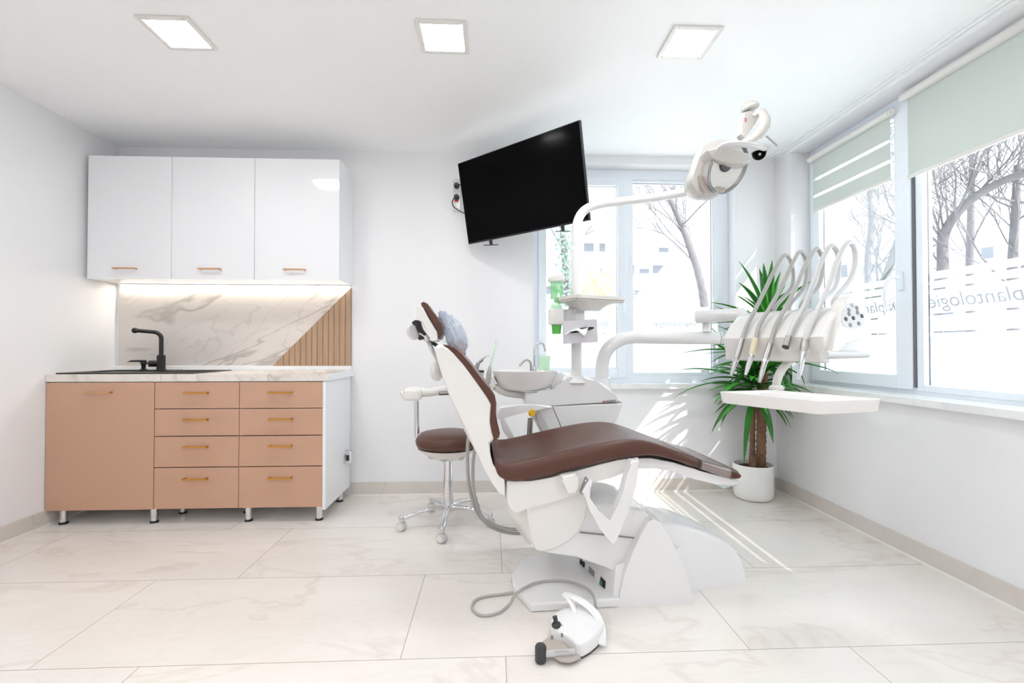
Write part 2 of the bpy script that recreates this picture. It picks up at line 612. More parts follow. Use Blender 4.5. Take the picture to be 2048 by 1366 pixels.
fl = struct(MB().box(XL - WT, XR + WT, YF - WT, YB + WT, -0.12, 0).out('floor', W['floor'], origin=Vector((0.046, 1.595, 0))), 'pale marble floor tiles with thin grey joints')
struct(MB().box(XL - WT, XR + WT, YF - WT, YB + WT, ZC, ZC + 0.12).out('ceiling', W['ceiling']), 'smooth white ceiling with square light panels')
struct(MB().box(XL - WT, XL, YF, YB + WT, 0, ZC).out('wall_left', W['wall']), 'plain white wall beside the tan cabinets')
struct(MB().box(XL - WT, XR + WT, YF - WT, YF, 0, ZC).out('wall_front', W['wall']), 'plain white wall behind the viewer')

# back wall with window opening
BX0, BX1, BZ0, BZ1 = 0.30, 1.80, 0.785, 2.40
mb = MB()
mb.box(XL, BX0, YB, YB + WT, 0, ZC).box(BX1, XR + WT, YB, YB + WT, 0, ZC)
mb.box(BX0, BX1, YB, YB + WT, 0, BZ0).box(BX0, BX1, YB, YB + WT, BZ1, ZC)
struct(mb.out('wall_back', W['wall']), 'white wall with the television and the smaller window')
# right wall with window opening
RY0, RY1, RZ0, RZ1 = 0.85, 3.175, 0.80, 2.425
mb = MB()
mb.box(XR, XR + WT, YF, RY0, 0, ZC).box(XR, XR + WT, RY1, YB, 0, ZC)
mb.box(XR, XR + WT, RY0, RY1, 0, RZ0).box(XR, XR + WT, RY0, RY1, RZ1, ZC)
struct(mb.out('wall_right', W['wall']), 'white wall with the wide window and roller blinds')


def skirting(name, pts_inner, vec, label):
    pass


SK = 0.095
b = struct(MB().box(-1.0, XR, YB - 0.011, YB, 0.012, SK, 0.002).out('baseboard_back', W['skirt']), 'beige tile skirting along the back wall')
MB().box(-1.0, XR, YB - 0.014, YB, 0, 0.0125).out('joint_strip', W['grout'], b)
b = struct(MB().box(XR - 0.011, XR, YF, YB - 0.011, 0.012, SK, 0.002).out('baseboard_right', W['skirt']), 'beige tile skirting along the right wall')
MB().box(XR - 0.014, XR, YF, YB - 0.014, 0, 0.0125).out('joint_strip', W['grout'], b)
b = struct(MB().box(XL, XL + 0.011, YF, YB, 0.012, SK, 0.002).out('baseboard_left', W['skirt']), 'beige tile skirting along the left wall')
MB().box(XL, XL + 0.014, YF, YB, 0, 0.0125).out('joint_strip', W['grout'], b)
# grooved plaster strip along the ceiling above the wide window
mb = MB()
for x0, x1, z in ((2.035, 2.058, 0.010), (2.058, 2.062, 0.004), (2.062, 2.080, 0.016), (2.080, 2.084, 0.008), (2.084, 2.10, 0.028)):
    mb.box(x0, x1, YF, YB, ZC - z, ZC)
struct(mb.out('trim_1', W['ceiling']), 'grooved white strip along the ceiling above the wide window')

# ------------------------------------------------------------------ window_1 (back wall)
FY = 3.47


def rect_frame(mb, axis, p0, p1, a0, a1, z0, z1, l, r, bt, tp, bev=0.004):
    """rectangular frame of four bars; axis 'y' lies in an XZ plane, axis 'x' in a YZ plane"""
    def bx(a, b, c, d):
        if axis == 'y':
            mb.box(a, b, p0, p1, c, d, bev)
        else:
            mb.box(p0, p1, a, b, c, d, bev)
    bx(a0, a0 + l, z0, z1)
    bx(a1 - r, a1, z0, z1)
    bx(a0 + l, a1 - r, z0, z0 + bt)
    bx(a0 + l, a1 - r, z1 - tp, z1)
    return mb


w1 = thing('window_1', 'two-light white plastic window in the back wall behind the dental chair', 'window', (1.05, FY, BZ0), kind='structure')
mb = MB()
rect_frame(mb, 'y', FY, FY + 0.07, 0.30, 1.80, BZ0, BZ1, 0.06, 0.115, 0.055, 0.075)
mb.box(0.995, 1.055, FY, FY + 0.07, BZ0 + 0.05, BZ1 - 0.07, 0.004)
mb.out('frame', W['pvc'], w1)
s = rect_frame(MB(), 'y', FY - 0.018, FY + 0.05, 0.345, 1.005, 0.825, 2.335, 0.058, 0.062, 0.072, 0.062).out('casement', W['pvc'], w1)
rect_frame(MB(), 'y', FY + 0.010, FY + 0.019, 0.400, 0.947, 0.893, 2.277, 0.005, 0.005, 0.005, 0.005, 0).out('gasket', W['gasket'], s)
s2 = rect_frame(MB(), 'y', FY + 0.004, FY + 0.05, 1.052, 1.69, 0.84, 2.325, 0.014, 0.012, 0.02, 0.02, 0.002).out('glazing_bead', W['pvc'], w1)
rect_frame(MB(), 'y', FY + 0.022, FY + 0.029, 1.064, 1.682, 0.857, 2.308, 0.004, 0.006, 0.004, 0.006, 0).out('gasket', W['gasket'], s2)
MB().box(0.39, 0.955, FY + 0.02, FY + 0.024, 0.88, 2.29).out('pane', W['glass'], w1)
MB().box(1.055, 1.69, FY + 0.03, FY + 0.034, 0.85, 2.315).out('pane', W['glass'], w1)
fm = MB()
for (x0, x1, yy) in ((0.404, 0.944, FY + 0.0255), (1.068, 1.676, FY + 0.0355)):
    for z0, z1 in ((0.88, 1.155), (1.163, 1.285), (1.293, 1.322), (1.331, 1.362)):
        fm.box(x0, x1, yy, yy + 0.0008, z0, z1)
film1 = fm.out('frosted_film', W['film'], w1)
text('Implantologie', 'film_lettering', W['filmtext'], w1, (1.40, FY + 0.0346, 1.232), (1, 0, 0), (0, 0, 1), 0.06, mirror=True, shear=0.25)
text('Endodontie', 'film_lettering', W['filmtext'], w1, (0.74, FY + 0.0246, 1.232), (1, 0, 0), (0, 0, 1), 0.06, mirror=True, shear=0.25)
hd = MB().box(0.962, 0.990, FY - 0.030, FY - 0.017, 1.38, 1.47, 0.005).out('handle', W['pvc'], w1)
MB().tube([(0.976, FY - 0.028, 1.43), (0.976, FY - 0.055, 1.43), (0.976, FY - 0.06, 1.42), (0.976, FY - 0.06, 1.31)], 0.009, 10).out('grip', W['pvc'], hd)
MB().box(0.22, 1.90, 3.325, FY + 0.001, BZ0 - 0.035, BZ0 + 0.003, 0.005).out('sill', W['sill'], w1)

# ------------------------------------------------------------------ window_2 (right wall)
FX = 2.235
w2 = thing('window_2', 'wide white plastic window in the right wall above the long sill', 'window', (FX, 2.0, RZ0), kind='structure')
mb = MB()
rect_frame(mb, 'x', FX, FX + 0.07, RY0, RY1, RZ0, RZ1, 0.06, 0.05, 0.05, 0.06)
mb.box(FX, FX + 0.07, 2.345, 2.42, RZ0 + 0.04, RZ1 - 0.05, 0.004)
mb.out('frame', W['pvc'], w2)
s = rect_frame(MB(), 'x', FX - 0.02, FX + 0.05, 2.366, 3.14, 0.828, 2.385, 0.098, 0.085, 0.072, 0.07).out('casement', W['pvc'], w2)
rect_frame(MB(), 'x', FX + 0.012, FX + 0.019, 2.461, 3.058, 0.896, 2.318, 0.005, 0.005, 0.005, 0.005, 0).out('gasket', W['gasket'], s)
MB().box(FX - 0.012, FX + 0.001, 2.352, 2.366, 0.84, 2.38, 0.0).out('gasket', W['gasket'], s)
s2 = rect_frame(MB(), 'x', FX - 0.006, FX + 0.05, 0.90, 2.352, 0.822, 2.39, 0.045, 0.04, 0.034, 0.05).out('glazing_bead', W['pvc'], w2)
rect_frame(MB(), 'x', FX + 0.022, FX + 0.029, 0.94, 2.316, 0.852, 2.344, 0.005, 0.005, 0.004, 0.005, 0).out('gasket', W['gasket'], s2)
MB().box(FX + 0.02, FX + 0.024, 2.45, 3.07, 0.88, 2.33).out('pane', W['glass'], w2)
MB().box(FX + 0.03, FX + 0.034, 0.93, 2.33, 0.84, 2.36).out('pane', W['glass'], w2)
fm = MB()
for (y0, y1, xx) in ((2.467, 3.052, FX + 0.0255), (0.946, 2.31, FX + 0.0355)):
    for z0, z1 in ((0.85, 1.125), (1.134, 1.215), (1.225, 1.345), (1.355, 1.392), (1.403, 1.44)):
        fm.box(xx, xx + 0.0008, y0, y1, z0, z1)
fm.out('frosted_film', W['film'], w2)
text('Implantologie', 'film_lettering', W['filmtext'], w2, (FX + 0.0246, 2.74, 1.285), (0, -1, 0), (0, 0, 1), 0.095, mirror=True, shear=0.25)
text('Implantologie', 'film_lettering', W['filmtext'], w2, (FX + 0.0346, 2.05, 1.285), (0, -1, 0), (0, 0, 1), 0.10, mirror=True, shear=0.25)
text('Inlays', 'film_lettering', W['filmtext'], w2, (FX + 0.0346, 1.50, 1.285), (0, -1, 0), (0, 0, 1), 0.10, mirror=True, shear=0.25)
rg = MB()
ring = [(FX + 0.0244, 2.515 + 0.042 * math.cos(a * math.pi / 16), 1.285 + 0.052 * math.sin(a * math.pi / 16)) for a in range(33)]
rg.tube(ring[:-1] + [ring[0]], 0.0022, 6, cap=False)
lg = rg.out('film_logo', W['filmtext'], w2)
text('A', 'film_lettering', W['filmtext'], w2, (FX + 0.0246, 2.515, 1.285), (0, -1, 0), (0, 0, 1), 0.075, mirror=True, shear=0.2)
hd = MB().box(FX - 0.032, FX - 0.019, 2.408, 2.438, 1.36, 1.46, 0.005).out('handle', W['pvc'], w2)
MB().tube(catmull([(FX - 0.03, 2.423, 1.425), (FX - 0.07, 2.43, 1.43), (FX - 0.085, 2.45, 1.40), (FX - 0.085, 2.455, 1.31), (FX - 0.08, 2.45, 1.27)], 5), 0.010, 10).out('grip', W['pvc'], hd)
MB().box(2.06, FX + 0.001, RY0 - 0.1, RY1 - 0.0005, RZ0 - 0.035, RZ0 + 0.003, 0.005).out('sill', W['sill'], w2)

# roller blinds
def blind(name, label, y0, y1, ztop, zbot, gaps, cass_r):
    r = thing(name, label, 'blind', (FX - 0.03, (y0 + y1) / 2, ztop), 'roller blinds on the wide window')
    xx = FX - 0.036
    c = MB().tube([(xx - 0.008, y0, ztop), (xx - 0.008, y1, ztop)], cass_r, 20).out('cassette', W['plastic'], r)
    MB().tube([(xx - 0.008, y1 - 0.001, ztop), (xx - 0.008, y1 + 0.012, ztop)], cass_r * 0.86, 20).out('end_cap', W['plastic'], r)
    MB().tube([(xx - 0.008, y0 - 0.012, ztop), (xx - 0.008, y0 + 0.001, ztop)], cass_r * 0.86, 20).out('end_cap', W['plastic'], r)
    zs = [ztop - cass_r * 0.7]
    band, sheer = MB(), MB()
    z = zs[0]
    for g0, g1 in gaps:
        band.box(xx, xx + 0.0012, y0 + 0.012, y1 - 0.012, g1, z)
        sheer.box(xx + 0.0003, xx + 0.0009, y0 + 0.012, y1 - 0.012, g0, g1)
        z = g0
    band.box(xx, xx + 0.0012, y0 + 0.012, y1 - 0.012, zbot, z)
    band.out('fabric', W['blind'], r)
    if gaps:
        sheer.out('sheer_mesh', W['blindsheer'], r)
    MB().box(xx - 0.006, xx + 0.007, y0 + 0.010, y1 - 0.010, zbot - 0.014, zbot + 0.006, 0.004).out('bottom_bar', W['plastic'], r)
    return r


blind('roller_blind', 'short day-and-night blind with two bright gaps over the casement by the corner', 2.455, 3.10, 2.345, 1.985, [(2.185, 2.205), (2.072, 2.092)], 0.021)
blind('roller_blind', 'long closed sage blind over the wide right-hand pane', 0.92, 2.37, 2.385, 1.955, [], 0.023)

# ================================================================== KITCHEN RUN
CY = 2.87
HZ = 0.028


def bar_handle(x, z, y, m, parent, w=0.14, name='handle'):
    mb = MB()
    mb.box(x - w / 2, x + w / 2, y - HZ - 0.004, y - HZ + 0.005, z - 0.005, z + 0.005, 0.002)
    for sx in (-1, 1):
        mb.box(x + sx * (w / 2 - 0.008) - 0.005, x + sx * (w / 2 - 0.008) + 0.005, y - HZ, y, z - 0.0045, z + 0.0045, 0.0015)
    return mb.out(name, m, parent)


def cab_leg(x, y, parent):
    l = MB().lathe([(0.019, 0.012), (0.019, 0.092)], (x, y, 0), 20).out('leg', W['chrome'], parent)
    MB().lathe([(0.022, 0.0), (0.023, 0.004), (0.021, 0.013)], (x, y, 0), 20).out('foot', W['blackplastic'], l)


def carcass(mb, x0, x1, y0, y1, z0, z1, t=0.017):
    mb.box(x0, x0 + t, y0, y1, z0, z1).box(x1 - t, x1, y0, y1, z0, z1)
    mb.box(x0 + t, x1 - t, y0, y1, z0, z0 + t).box(x0 + t, x1 - t, y0, y1, z1 - t, z1)
    mb.box(x0 + t, x1 - t, y1 - 0.006, y1, z0 + t, z1 - t)
    return mb


x0, x1, x2, x3 = -2.622, -2.003, -1.512, -1.020
c = thing('base_cabinet', 'tan gloss base cabinet with one tall door beneath the black sink', 'cabinet', ((x0 + x1) / 2, 3.1, 0))
carcass(MB(), x0 + 0.002, x1 - 0.001, CY + 0.001, 3.335, 0.09, 0.846).out('body', W['carcass'], c)
d = MB().box(x0 + 0.001, x1 - 0.002, CY - 0.018, CY, 0.092, 0.844, 0.0015).out('door', W['tan'], c)
bar_handle(-2.31, 0.786, CY - 0.018, W['copper'], d)
for lx, ly in ((-2.555, 2.90), (-2.030, 2.90), (-2.555, 3.28), (-2.030, 3.28)):
    cab_leg(lx, ly, c)
for k, (xa, xb, lab, side) in enumerate(((x1, x2, 'tan gloss four-drawer unit in the middle of the base run', False), (x2, -1.003, 'tan gloss four-drawer unit with a white end panel at the open end', True))):
    c = thing('drawer_cabinet', lab, 'cabinet', ((xa + xb) / 2, 3.1, 0), 'tan drawer units under the worktop')
    bm_ = carcass(MB(), xa + 0.001, xb - (0.018 if side else 0), CY + 0.001, 3.335, 0.09, 0.846)
    if side:
        bm_.box(xb - 0.018, xb, CY - 0.016, 3.335, 0.075, 0.846)
    bm_.out('body', W['carcass'], c)
    xr_ = xb - (0.018 if side else 0)
    for z0, z1, hz in ((0.688, 0.844, 0.782), (0.526, 0.684, 0.623), (0.341, 0.521, 0.463), (0.094, 0.336, 0.274)):
        d = MB().box(xa + 0.002, xr_ - 0.001, CY - 0.018, CY - 0.0005, z0, z1, 0.0015).out('drawer', W['tan'], c)
        bar_handle((xa + xr_) / 2 + 0.003, hz, CY - 0.018, W['brass'], d)
    for lx, ly in (((-1.475, 2.90), (-1.055, 2.90), (-1.04, 3.24), (-1.475, 3.28)) if side else ((-1.535, 3.28), (-1.975, 3.28), (-1.96, 3.05), (-1.56, 3.05))):
        cab_leg(lx, ly, c)

wtop = MB().box(XL, -0.99, 2.848, YB, 0.848, 0.892, 0.003).out('worktop', W['worktop'])
tag(wtop, 'continuous marble-look worktop with white upstand above the tan cabinets', 'worktop')
MB().box(XL, -1.0, YB - 0.024, YB, 0.892, 0.922, 0.004).out('upstand', W['carcass'], wtop)
MB().box(-0.993, -0.988, 2.85, YB, 0.849, 0.8915).out('edge_band', W['carcass'], wtop)

# sink
sk = thing('sink', 'black composite inset sink with a shallow drainer in the worktop', 'sink', (-2.2, 3.05, 0.892))
SX0, SX1, SY0, SY1, ZT = -2.60, -1.80, 2.885, 3.30, 0.892
mb = MB()
bx0, bx1, by0, by1 = -2.50, -2.13, 2.945, 3.20
mb.box(SX0, bx0, SY0, SY1, ZT, ZT + 0.008, 0.003).box(bx1, SX1, SY0, SY1, ZT, ZT + 0.006, 0.003)
mb.box(bx0, bx1, SY0, by0, ZT, ZT + 0.008, 0.003).box(bx0, bx1, by1, SY1, ZT, ZT + 0.008, 0.003)
mb.out('rim', W['black'], sk)
mb = MB()
mb.box(bx0 - 0.004, bx0, by0, by1, ZT - 0.03, ZT + 0.006).box(bx1, bx1 + 0.004, by0, by1, ZT - 0.03, ZT + 0.006)
mb.box(bx0, bx1, by0 - 0.004, by0, ZT - 0.03, ZT + 0.006).box(bx0, bx1, by1, by1 + 0.004, ZT - 0.03, ZT + 0.006)
mb.box(bx0, bx1, by0, by1, ZT + 0.0005, ZT + 0.002)
mb.out('bowl', W['black'], sk)
mb = MB()
for k in range(6):
    yy = 2.95 + k * 0.05
    mb.box(-2.08, -1.83, yy, yy + 0.012, ZT + 0.0055, ZT + 0.0085, 0.001)
mb.out('drainer', W['black'], sk)

# tap
ty = 3.255
tp = at(322, 745, Y=ty)
fx = tp.x
tz = ZT + 0.008
fa = thing('kitchen_tap', 'matt black swivel tap standing behind the sink', 'tap', (fx, ty, tz))
MB().lathe([(0.027, 0), (0.027, 0.006), (0.025, 0.01), (0.025, 0.098), (0.023, 0.10)], (fx, ty, tz), 28).out('base', W['black'], fa)
zt = at(322, 662, Y=ty).z
xs = at(270, 662, Y=ty - 0.10).x
pth = [(fx, ty, tz + 0.09), (fx, ty, zt - 0.055)] + [(fx - 0.045 * (1 - math.cos(a)), ty - 0.02 * (1 - math.cos(a)), zt - 0.055 + 0.045 * math.sin(a) + 0.004) for a in [math.pi / 2 * k / 8 for k in range(1, 9)]] + [(xs, ty - 0.10, zt + 0.001)]
MB().tube(pth, 0.0135, 16).out('spout', W['black'], fa)
MB().ell((xs, ty - 0.10, zt), (0.019, 0.019, 0.019)).out('nozzle', W['black'], fa)
hz_ = at(305, 727, Y=ty).z
MB().tube([(fx - 0.01, ty, hz_), (fx - 0.066, ty - 0.015, hz_)], 0.022, 22).out('valve', W['black'], fa)
MB().tube([(fx - 0.064, ty - 0.015, hz_ + 0.002), (fx - 0.115, ty - 0.03, hz_ + 0.004)], [0.006, 0.004], 10).out('lever', W['black'], fa)
# soap pump
sp = at(287, 745, Y=ty)
so = thing('soap_pump', 'short black soap pump left of the tap', 'soap dispenser', (sp.x, ty, tz))
MB().lathe([(0.022, 0), (0.022, 0.004), (0.012, 0.008), (0.013, 0.026), (0.017, 0.048), (0.017, 0.056)], (sp.x, ty, tz), 24).out('body', W['black'], so)
MB().tube(catmull([(sp.x + 0.018, ty, tz + 0.059), (sp.x - 0.03, ty - 0.02, tz + 0.061), (sp.x - 0.055, ty - 0.04, tz + 0.060), (sp.x - 0.068, ty - 0.05, tz + 0.055)], 4), [0.007, 0.006, 0.003], 10).out('spout', W['black'], so)

# flat round socket cover on the worktop
pc = at(655, 740, Z=0.894)
pc = Vector((-1.14, 3.14, 0.892))
MB_ = MB().lathe([(0.045, 0), (0.045, 0.003), (0.040, 0.0045), (0.001, 0.0045)], pc, 30).out('socket_cover', W['plastic_grey'], None, origin=pc)
tag(MB_, 'flat round pale cover let into the open end of the worktop', 'socket cover')

# splashback and slat panel
zs0, zs1 = 0.922, 1.484
ps = [(-2.600, 0, zs0), (-1.548, 0, zs0), (-1.004, 0, 1.478), (-1.004, 0, zs1), (-2.600, 0, zs1)]
mb = MB().prism([(x, 3.350, z) for x, y, z in ps], (0, 0.0095, 0), 0)
tag(mb.out('splashback', W['splash']), 'white marble splashback panel with grey veins behind the sink', 'splashback')
sl = thing('slat_panel', 'triangular oak slat panel at the end of the splashback', 'slat panel', (-1.2, 3.35, zs0))
MB().prism([(-1.545, 3.3515, zs0), (-1.003, 3.3515, zs0), (-1.003, 3.3515, 1.472)], (0, 0.0075, 0)).out('backing', W['darkgap'], sl)
mb = MB()
pitch = 0.0388
x = -1.003
while x > -1.53:
    xa, xb = max(x - pitch + 0.0035, -1.541), x
    h = lambda q: zs0 + (q + 1.545) / (1.545 - 1.003) * (1.472 - zs0)
    mb.prism([(xa, 3.338, zs0), (xb, 3.338, zs0), (xb, 3.338, h(xb) - 0.001), (xa, 3.338, max(zs0 + 0.001, h(xa) - 0.001))], (0, 0.0135, 0), 0)
    x -= pitch
mb.out('slats', W['oak'], sl)

# wall cabinets
UY = 3.10
ux = (-2.592, -2.068, -1.545, -0.998)
labs = ('white gloss wall cabinet nearest the left wall', 'white gloss wall cabinet between two others above the tap', 'white gloss wall cabinet above the oak slats, a lamp reflected in its door')
for k in range(3):
    xa, xb = ux[k], ux[k + 1]
    c = thing('wall_cabinet', labs[k], 'cabinet', ((xa + xb) / 2, 3.23, 1.49), 'white wall cabinets over the worktop')
    carcass(MB(), xa + 0.0005, xb - 0.0005, UY + 0.001, YB - 0.001, 1.492, 2.283).out('body', W['carcass'], c)
    d = MB().box(xa + 0.001, xb - (0.003 if k == 2 else 0.0015), UY - 0.018, UY, 1.490, 2.285, 0.0015).out('door', W['gloss_white'], c)
    bar_handle((xa + xb) / 2 - 0.015 + k * 0.003, 1.556, UY - 0.018, W['copper'], d)
ls = thing('led_strip', 'glowing strip light under the wall cabinets above the marble', 'strip light', (-1.8, 3.33, 1.49))
MB().box(-2.585, -1.01, 3.318, 3.350, 1.4855, 1.4915).out('channel', W['carcass'], ls)
MB().box(-2.575, -1.02, 3.324, 3.344, 1.4835, 1.4855).out('diffuser', W['led'], ls)

# outlet on the side of the last drawer unit
sp = Vector((-1.0032, 3.24, 0.305))
so = thing('side_outlet', 'chrome and black outlet on the white cabinet end panel', 'power outlet', sp)
MB().lathe([(0.048, 0), (0.048, 0.003), (0.044, 0.008)], sp, 32, axis=(1, 0, 0)).out('cover_plate', W['chrome'], so)
MB().box(sp.x + 0.006, sp.x + 0.05, sp.y - 0.035, sp.y + 0.035, sp.z - 0.04, sp.z + 0.042, 0.010).out('housing', W['chrome'], so)
MB().box(sp.x + 0.014, sp.x + 0.036, sp.y - 0.0365, sp.y - 0.03, sp.z - 0.022, sp.z + 0.018, 0.003).out('flap', W['blackplastic'], so)

# ================================================================== CEILING LIGHTS
def panel(x, y, label, s=1.0):
    r = thing('ceiling_light', label, 'ceiling light', (x, y, ZC), 'square ceiling light panels')
    mb = MB()
    o_, i_ = 0.112, 0.090
    mb.box(x - o_, x - i_, y - o_, y + o_, ZC - 0.010, ZC - 0.0002, 0.003).box(x + i_, x + o_, y - o_, y + o_, ZC - 0.010, ZC - 0.0002, 0.003)
    mb.box(x - i_, x + i_, y - o_, y - i_, ZC - 0.010, ZC - 0.0002, 0.003).box(x - i_, x + i_, y + i_, y + o_, ZC - 0.010, ZC - 0.0002, 0.003)
    mb.out('frame', W['plastic'], r)
    MB().box(x - i_, x + i_, y - i_, y + i_, ZC - 0.007, ZC - 0.003).out('diffuser', W['panel'], r)


panel(-1.405, 2.125, 'square light panel above the white wall cabinets')
panel(-0.222, 2.100, 'square light panel between the cabinets and the television')
panel(0.905, 2.090, 'square light panel above the dental lamp')
for x_, l_ in ((-1.405, 'left'), (-0.222, 'middle'), (0.905, 'right')):  # extra panel rows out of view, added to brighten the room
    panel(x_, 0.15, 'added unseen light panel over the %s of the near room' % l_)
    panel(x_, -1.55, 'added unseen light panel at the %s of the far front row' % l_)

# ================================================================== TELEVISION
tc_, th, tt, tw = Vector((0.1567, 2.8918, 2.0399)), 0.733, 0.194, 0.965
ta = Vector((math.cos(th), -math.sin(th), 0))
tn = Vector((-math.sin(th), -math.cos(th), 0))
tu = Vector((0, 0, 1)) * math.cos(tt) + tn * math.sin(tt)
tn2 = ta.cross(tu) * -1
if tn2.dot(tn) < 0:
    tn2 = -tn2
TM = Matrix((ta, tn2, tu)).transposed().to_4x4()   # local x = width, y = towards the viewer, z = up
TM.translation = tc_
hh = tw * 0.565 / 2
tv = thing('television', 'large black flat television tilted down from its wall arm', 'television', tc_)
MB().box(-tw / 2, tw / 2, -0.020, 0, -hh, hh, 0.002, M=TM).out('bezel', W['blackplastic'], tv)
MB().box(-tw / 2 + 0.006, tw / 2 - 0.006, -0.002, 0.0008, -hh + 0.010, hh - 0.006, M=TM).out('screen', W['black_gloss'], tv)
MB().box(-tw * 0.36, tw * 0.36, -0.058, -0.019, -hh + 0.01, hh * 0.35, 0.012, M=TM).out('rear_housing', W['blackplastic'], tv)
for sx in (-1, 1):
    mb = MB()
    fx_ = sx * tw * 0.30
    mb.box(fx_ - 0.006, fx_ + 0.006, -0.028, -0.008, -hh - 0.030, -hh + 0.002, M=TM)
    mb.box(fx_ - 0.007, fx_ + 0.007, -0.09, 0.055, -hh - 0.034, -hh - 0.029, 0.002, M=TM)
    mb.out('foot', W['blackplastic'], tv)
ma = thing('television_mount', 'black swing arm holding the television to the back wall', 'tv mount', (0.30, YB, 1.98))
MB().box(0.26, 0.36, YB - 0.018, YB - 0.0005, 1.98, 2.20, 0.004).out('wall_plate', W['black'], ma)
bk = TM @ Vector((0, -0.075, 0))
MB().box(-0.11, 0.11, -0.072, -0.058, -0.09, 0.09, 0.003, M=TM).out('tv_plate', W['black'], ma)
el = Vector((0.44, 3.14, 2.06))
MB().tube([(0.31, YB - 0.015, 2.06), el], 0.020, 14, flat=1.4).out('arm', W['black'], ma)
MB().tube([el, bk], 0.020, 14, flat=1.4).out('arm', W['black'], ma)

# power strip behind the television
p0, p1 = at(911, 366, Y=YB - 0.02), at(915, 416, Y=YB - 0.02)
ps = thing('power_strip', 'white socket strip with red switch on the wall left of the television', 'power strip', (p0.x, YB, (p0.z + p1.z) / 2))
xm = p0.x + 0.01
MB().box(xm - 0.028, xm + 0.028, YB - 0.035, YB - 0.0005, p1.z - 0.02, p0.z + 0.025, 0.006).out('housing', W['plastic'], ps)
MB().box(xm - 0.014, xm + 0.012, YB - 0.040, YB - 0.033, at(915, 404, Y=YB).z - 0.012, at(915, 404, Y=YB).z + 0.010, 0.002).out('switch', W['red'], ps)
MB().lathe([(0.021, 0), (0.021, 0.002)], (xm, YB - 0.0345, at(912, 384, Y=YB).z), 20, axis=(0, -1, 0)).out('socket', W['plastic_grey'], ps)
for v_, l_ in ((371, 'black plug in the topmost socket of the white strip'), (394, 'black plug with hanging lead just above the red switch')):
    q = at(917, v_, Y=YB - 0.05)
    g = thing('power_plug', l_, 'plug', (xm, YB - 0.036, q.z), 'plugs in the wall strip')
    MB().lathe([(0.020, 0), (0.021, 0.01), (0.018, 0.028), (0.009, 0.040)], (xm, YB - 0.0355, q.z), 20, axis=(0, -1, 0)).out('plug_body', W['dark'], g)
    if v_ == 394:
        MB().tube(catmull([(xm, YB - 0.07, q.z), (xm - 0.022, YB - 0.08, q.z - 0.03), (xm - 0.028, YB - 0.07, q.z - 0.055), (xm - 0.005, YB - 0.06, q.z - 0.085), (xm + 0.10, YB - 0.06, q.z - 0.13), (xm + 0.25, YB - 0.06, q.z - 0.10)], 5), 0.004, 8).out('lead', W['dark'], g)
    else:
        MB().tube(catmull([(xm, YB - 0.07, q.z), (xm + 0.05, YB - 0.08, q.z - 0.01), (xm + 0.16, YB - 0.06, q.z - 0.05), (xm + 0.30, YB - 0.06, q.z - 0.06)], 5), 0.004, 8).out('lead', W['dark'], g)

# ================================================================== DENTAL CHAIR
CH = Frame(0.50, 2.13, 3.0)
chair = thing('dental_chair', 'reclined brown leather dental chair on a white pedestal in mid room', 'dental chair', CH.pt(0.2, 0, 0))
nrm = CH.n


def lofty(pts, width, inset, bev_rows, mb=None):
    """outline (near face, real points) swept across the chair with edges that round inwards"""
    mb = mb or MB()
    c = sum(pts, Vector()) / len(pts)
    rings = []
    for t, k in bev_rows:
        ring = []
        for p in pts:
            d = p - c
            L = d.length
            ring.append(c + d * max(0.05, (L - inset * k) / L) + nrm * (width * t))
        rings.append(ring)
    return mb.loft(rings)


ROUND = ((0.0, 1.0), (0.012, 0.5), (0.035, 0.16), (0.08, 0.0), (0.5, -0.05), (0.92, 0.0), (0.965, 0.16), (0.988, 0.5), (1.0, 1.0))

# ---- floor plate
hw = 0.27
pl = [at(u, v, Z=0.0) for u, v in ((1236, 1216), (1061, 1226), (1026, 1186))]
P1, P2, P3 = pl
P4 = at(1022, 1166, Z=0.0)
P5 = P4 + Vector((0.06, 0.19, 0))
P6 = P1 + nrm * 0.50
P0 = P1 + CH.a * 0.10 + nrm * 0.06
P7 = P6 + CH.a * 0.10 - nrm * 0.06
mb = MB().prism([P0, P1, P2, P3, P4, P5, P6, P7], (0, 0, 0.036), 0.010, 3)
plate = mb.out('floor_plate', W['enamel'], chair)
# raised console on the plate with switches
q = [CH.hit(u, v, -0.10) for u, v in ((1150, 1176), (1156, 1120), (1250, 1120), (1250, 1210))]
Az = 0.036
A = CH.hit(1153, 1140, 0.05); A.z = Az
fa0 = at(1226, 1192, Z=0.036)      # foot of the sloping switch face, near end
fa1 = fa0 + nrm * 0.40 - CH.a * 0.09
top0 = fa0 + CH.a * 0.02 + Vector((0, 0, 0.14)) + nrm * 0.03
top1 = fa1 + CH.a * 0.05 + Vector((0, 0, 0.11))
fa0 = at(1226, 1194, Z=0.036)
sw0 = at(1155, 1121, Y=fa0.y + 0.31)
mbx = MB()
near_pts = [fa0 + Vector((0, 0, -0.003)), fa0 + Vector((0.30, 0.01, -0.003)), fa0 + Vector((0.30, 0.03, 0.18)), fa0 + Vector((0.02, 0.03, 0.115))]
far_b = Vector((sw0.x + 0.01, sw0.y, 0.033))
far_pts = [far_b, far_b + Vector((0.30, 0, 0)), far_b + Vector((0.30, 0, 0.15)), Vector((sw0.x + 0.012, sw0.y, max(sw0.z, 0.06)))]
mbx.loft([near_pts, far_pts])
cons = mbx.out('switch_console', W['enamel'], chair, sharp=30)


def on_face(a, b):
    """a along the sloping switch face (near to far), b up it"""
    lo = near_pts[0].lerp(far_pts[0], a)
    hi = near_pts[3].lerp(far_pts[3], a)
    return lo.lerp(hi, b)


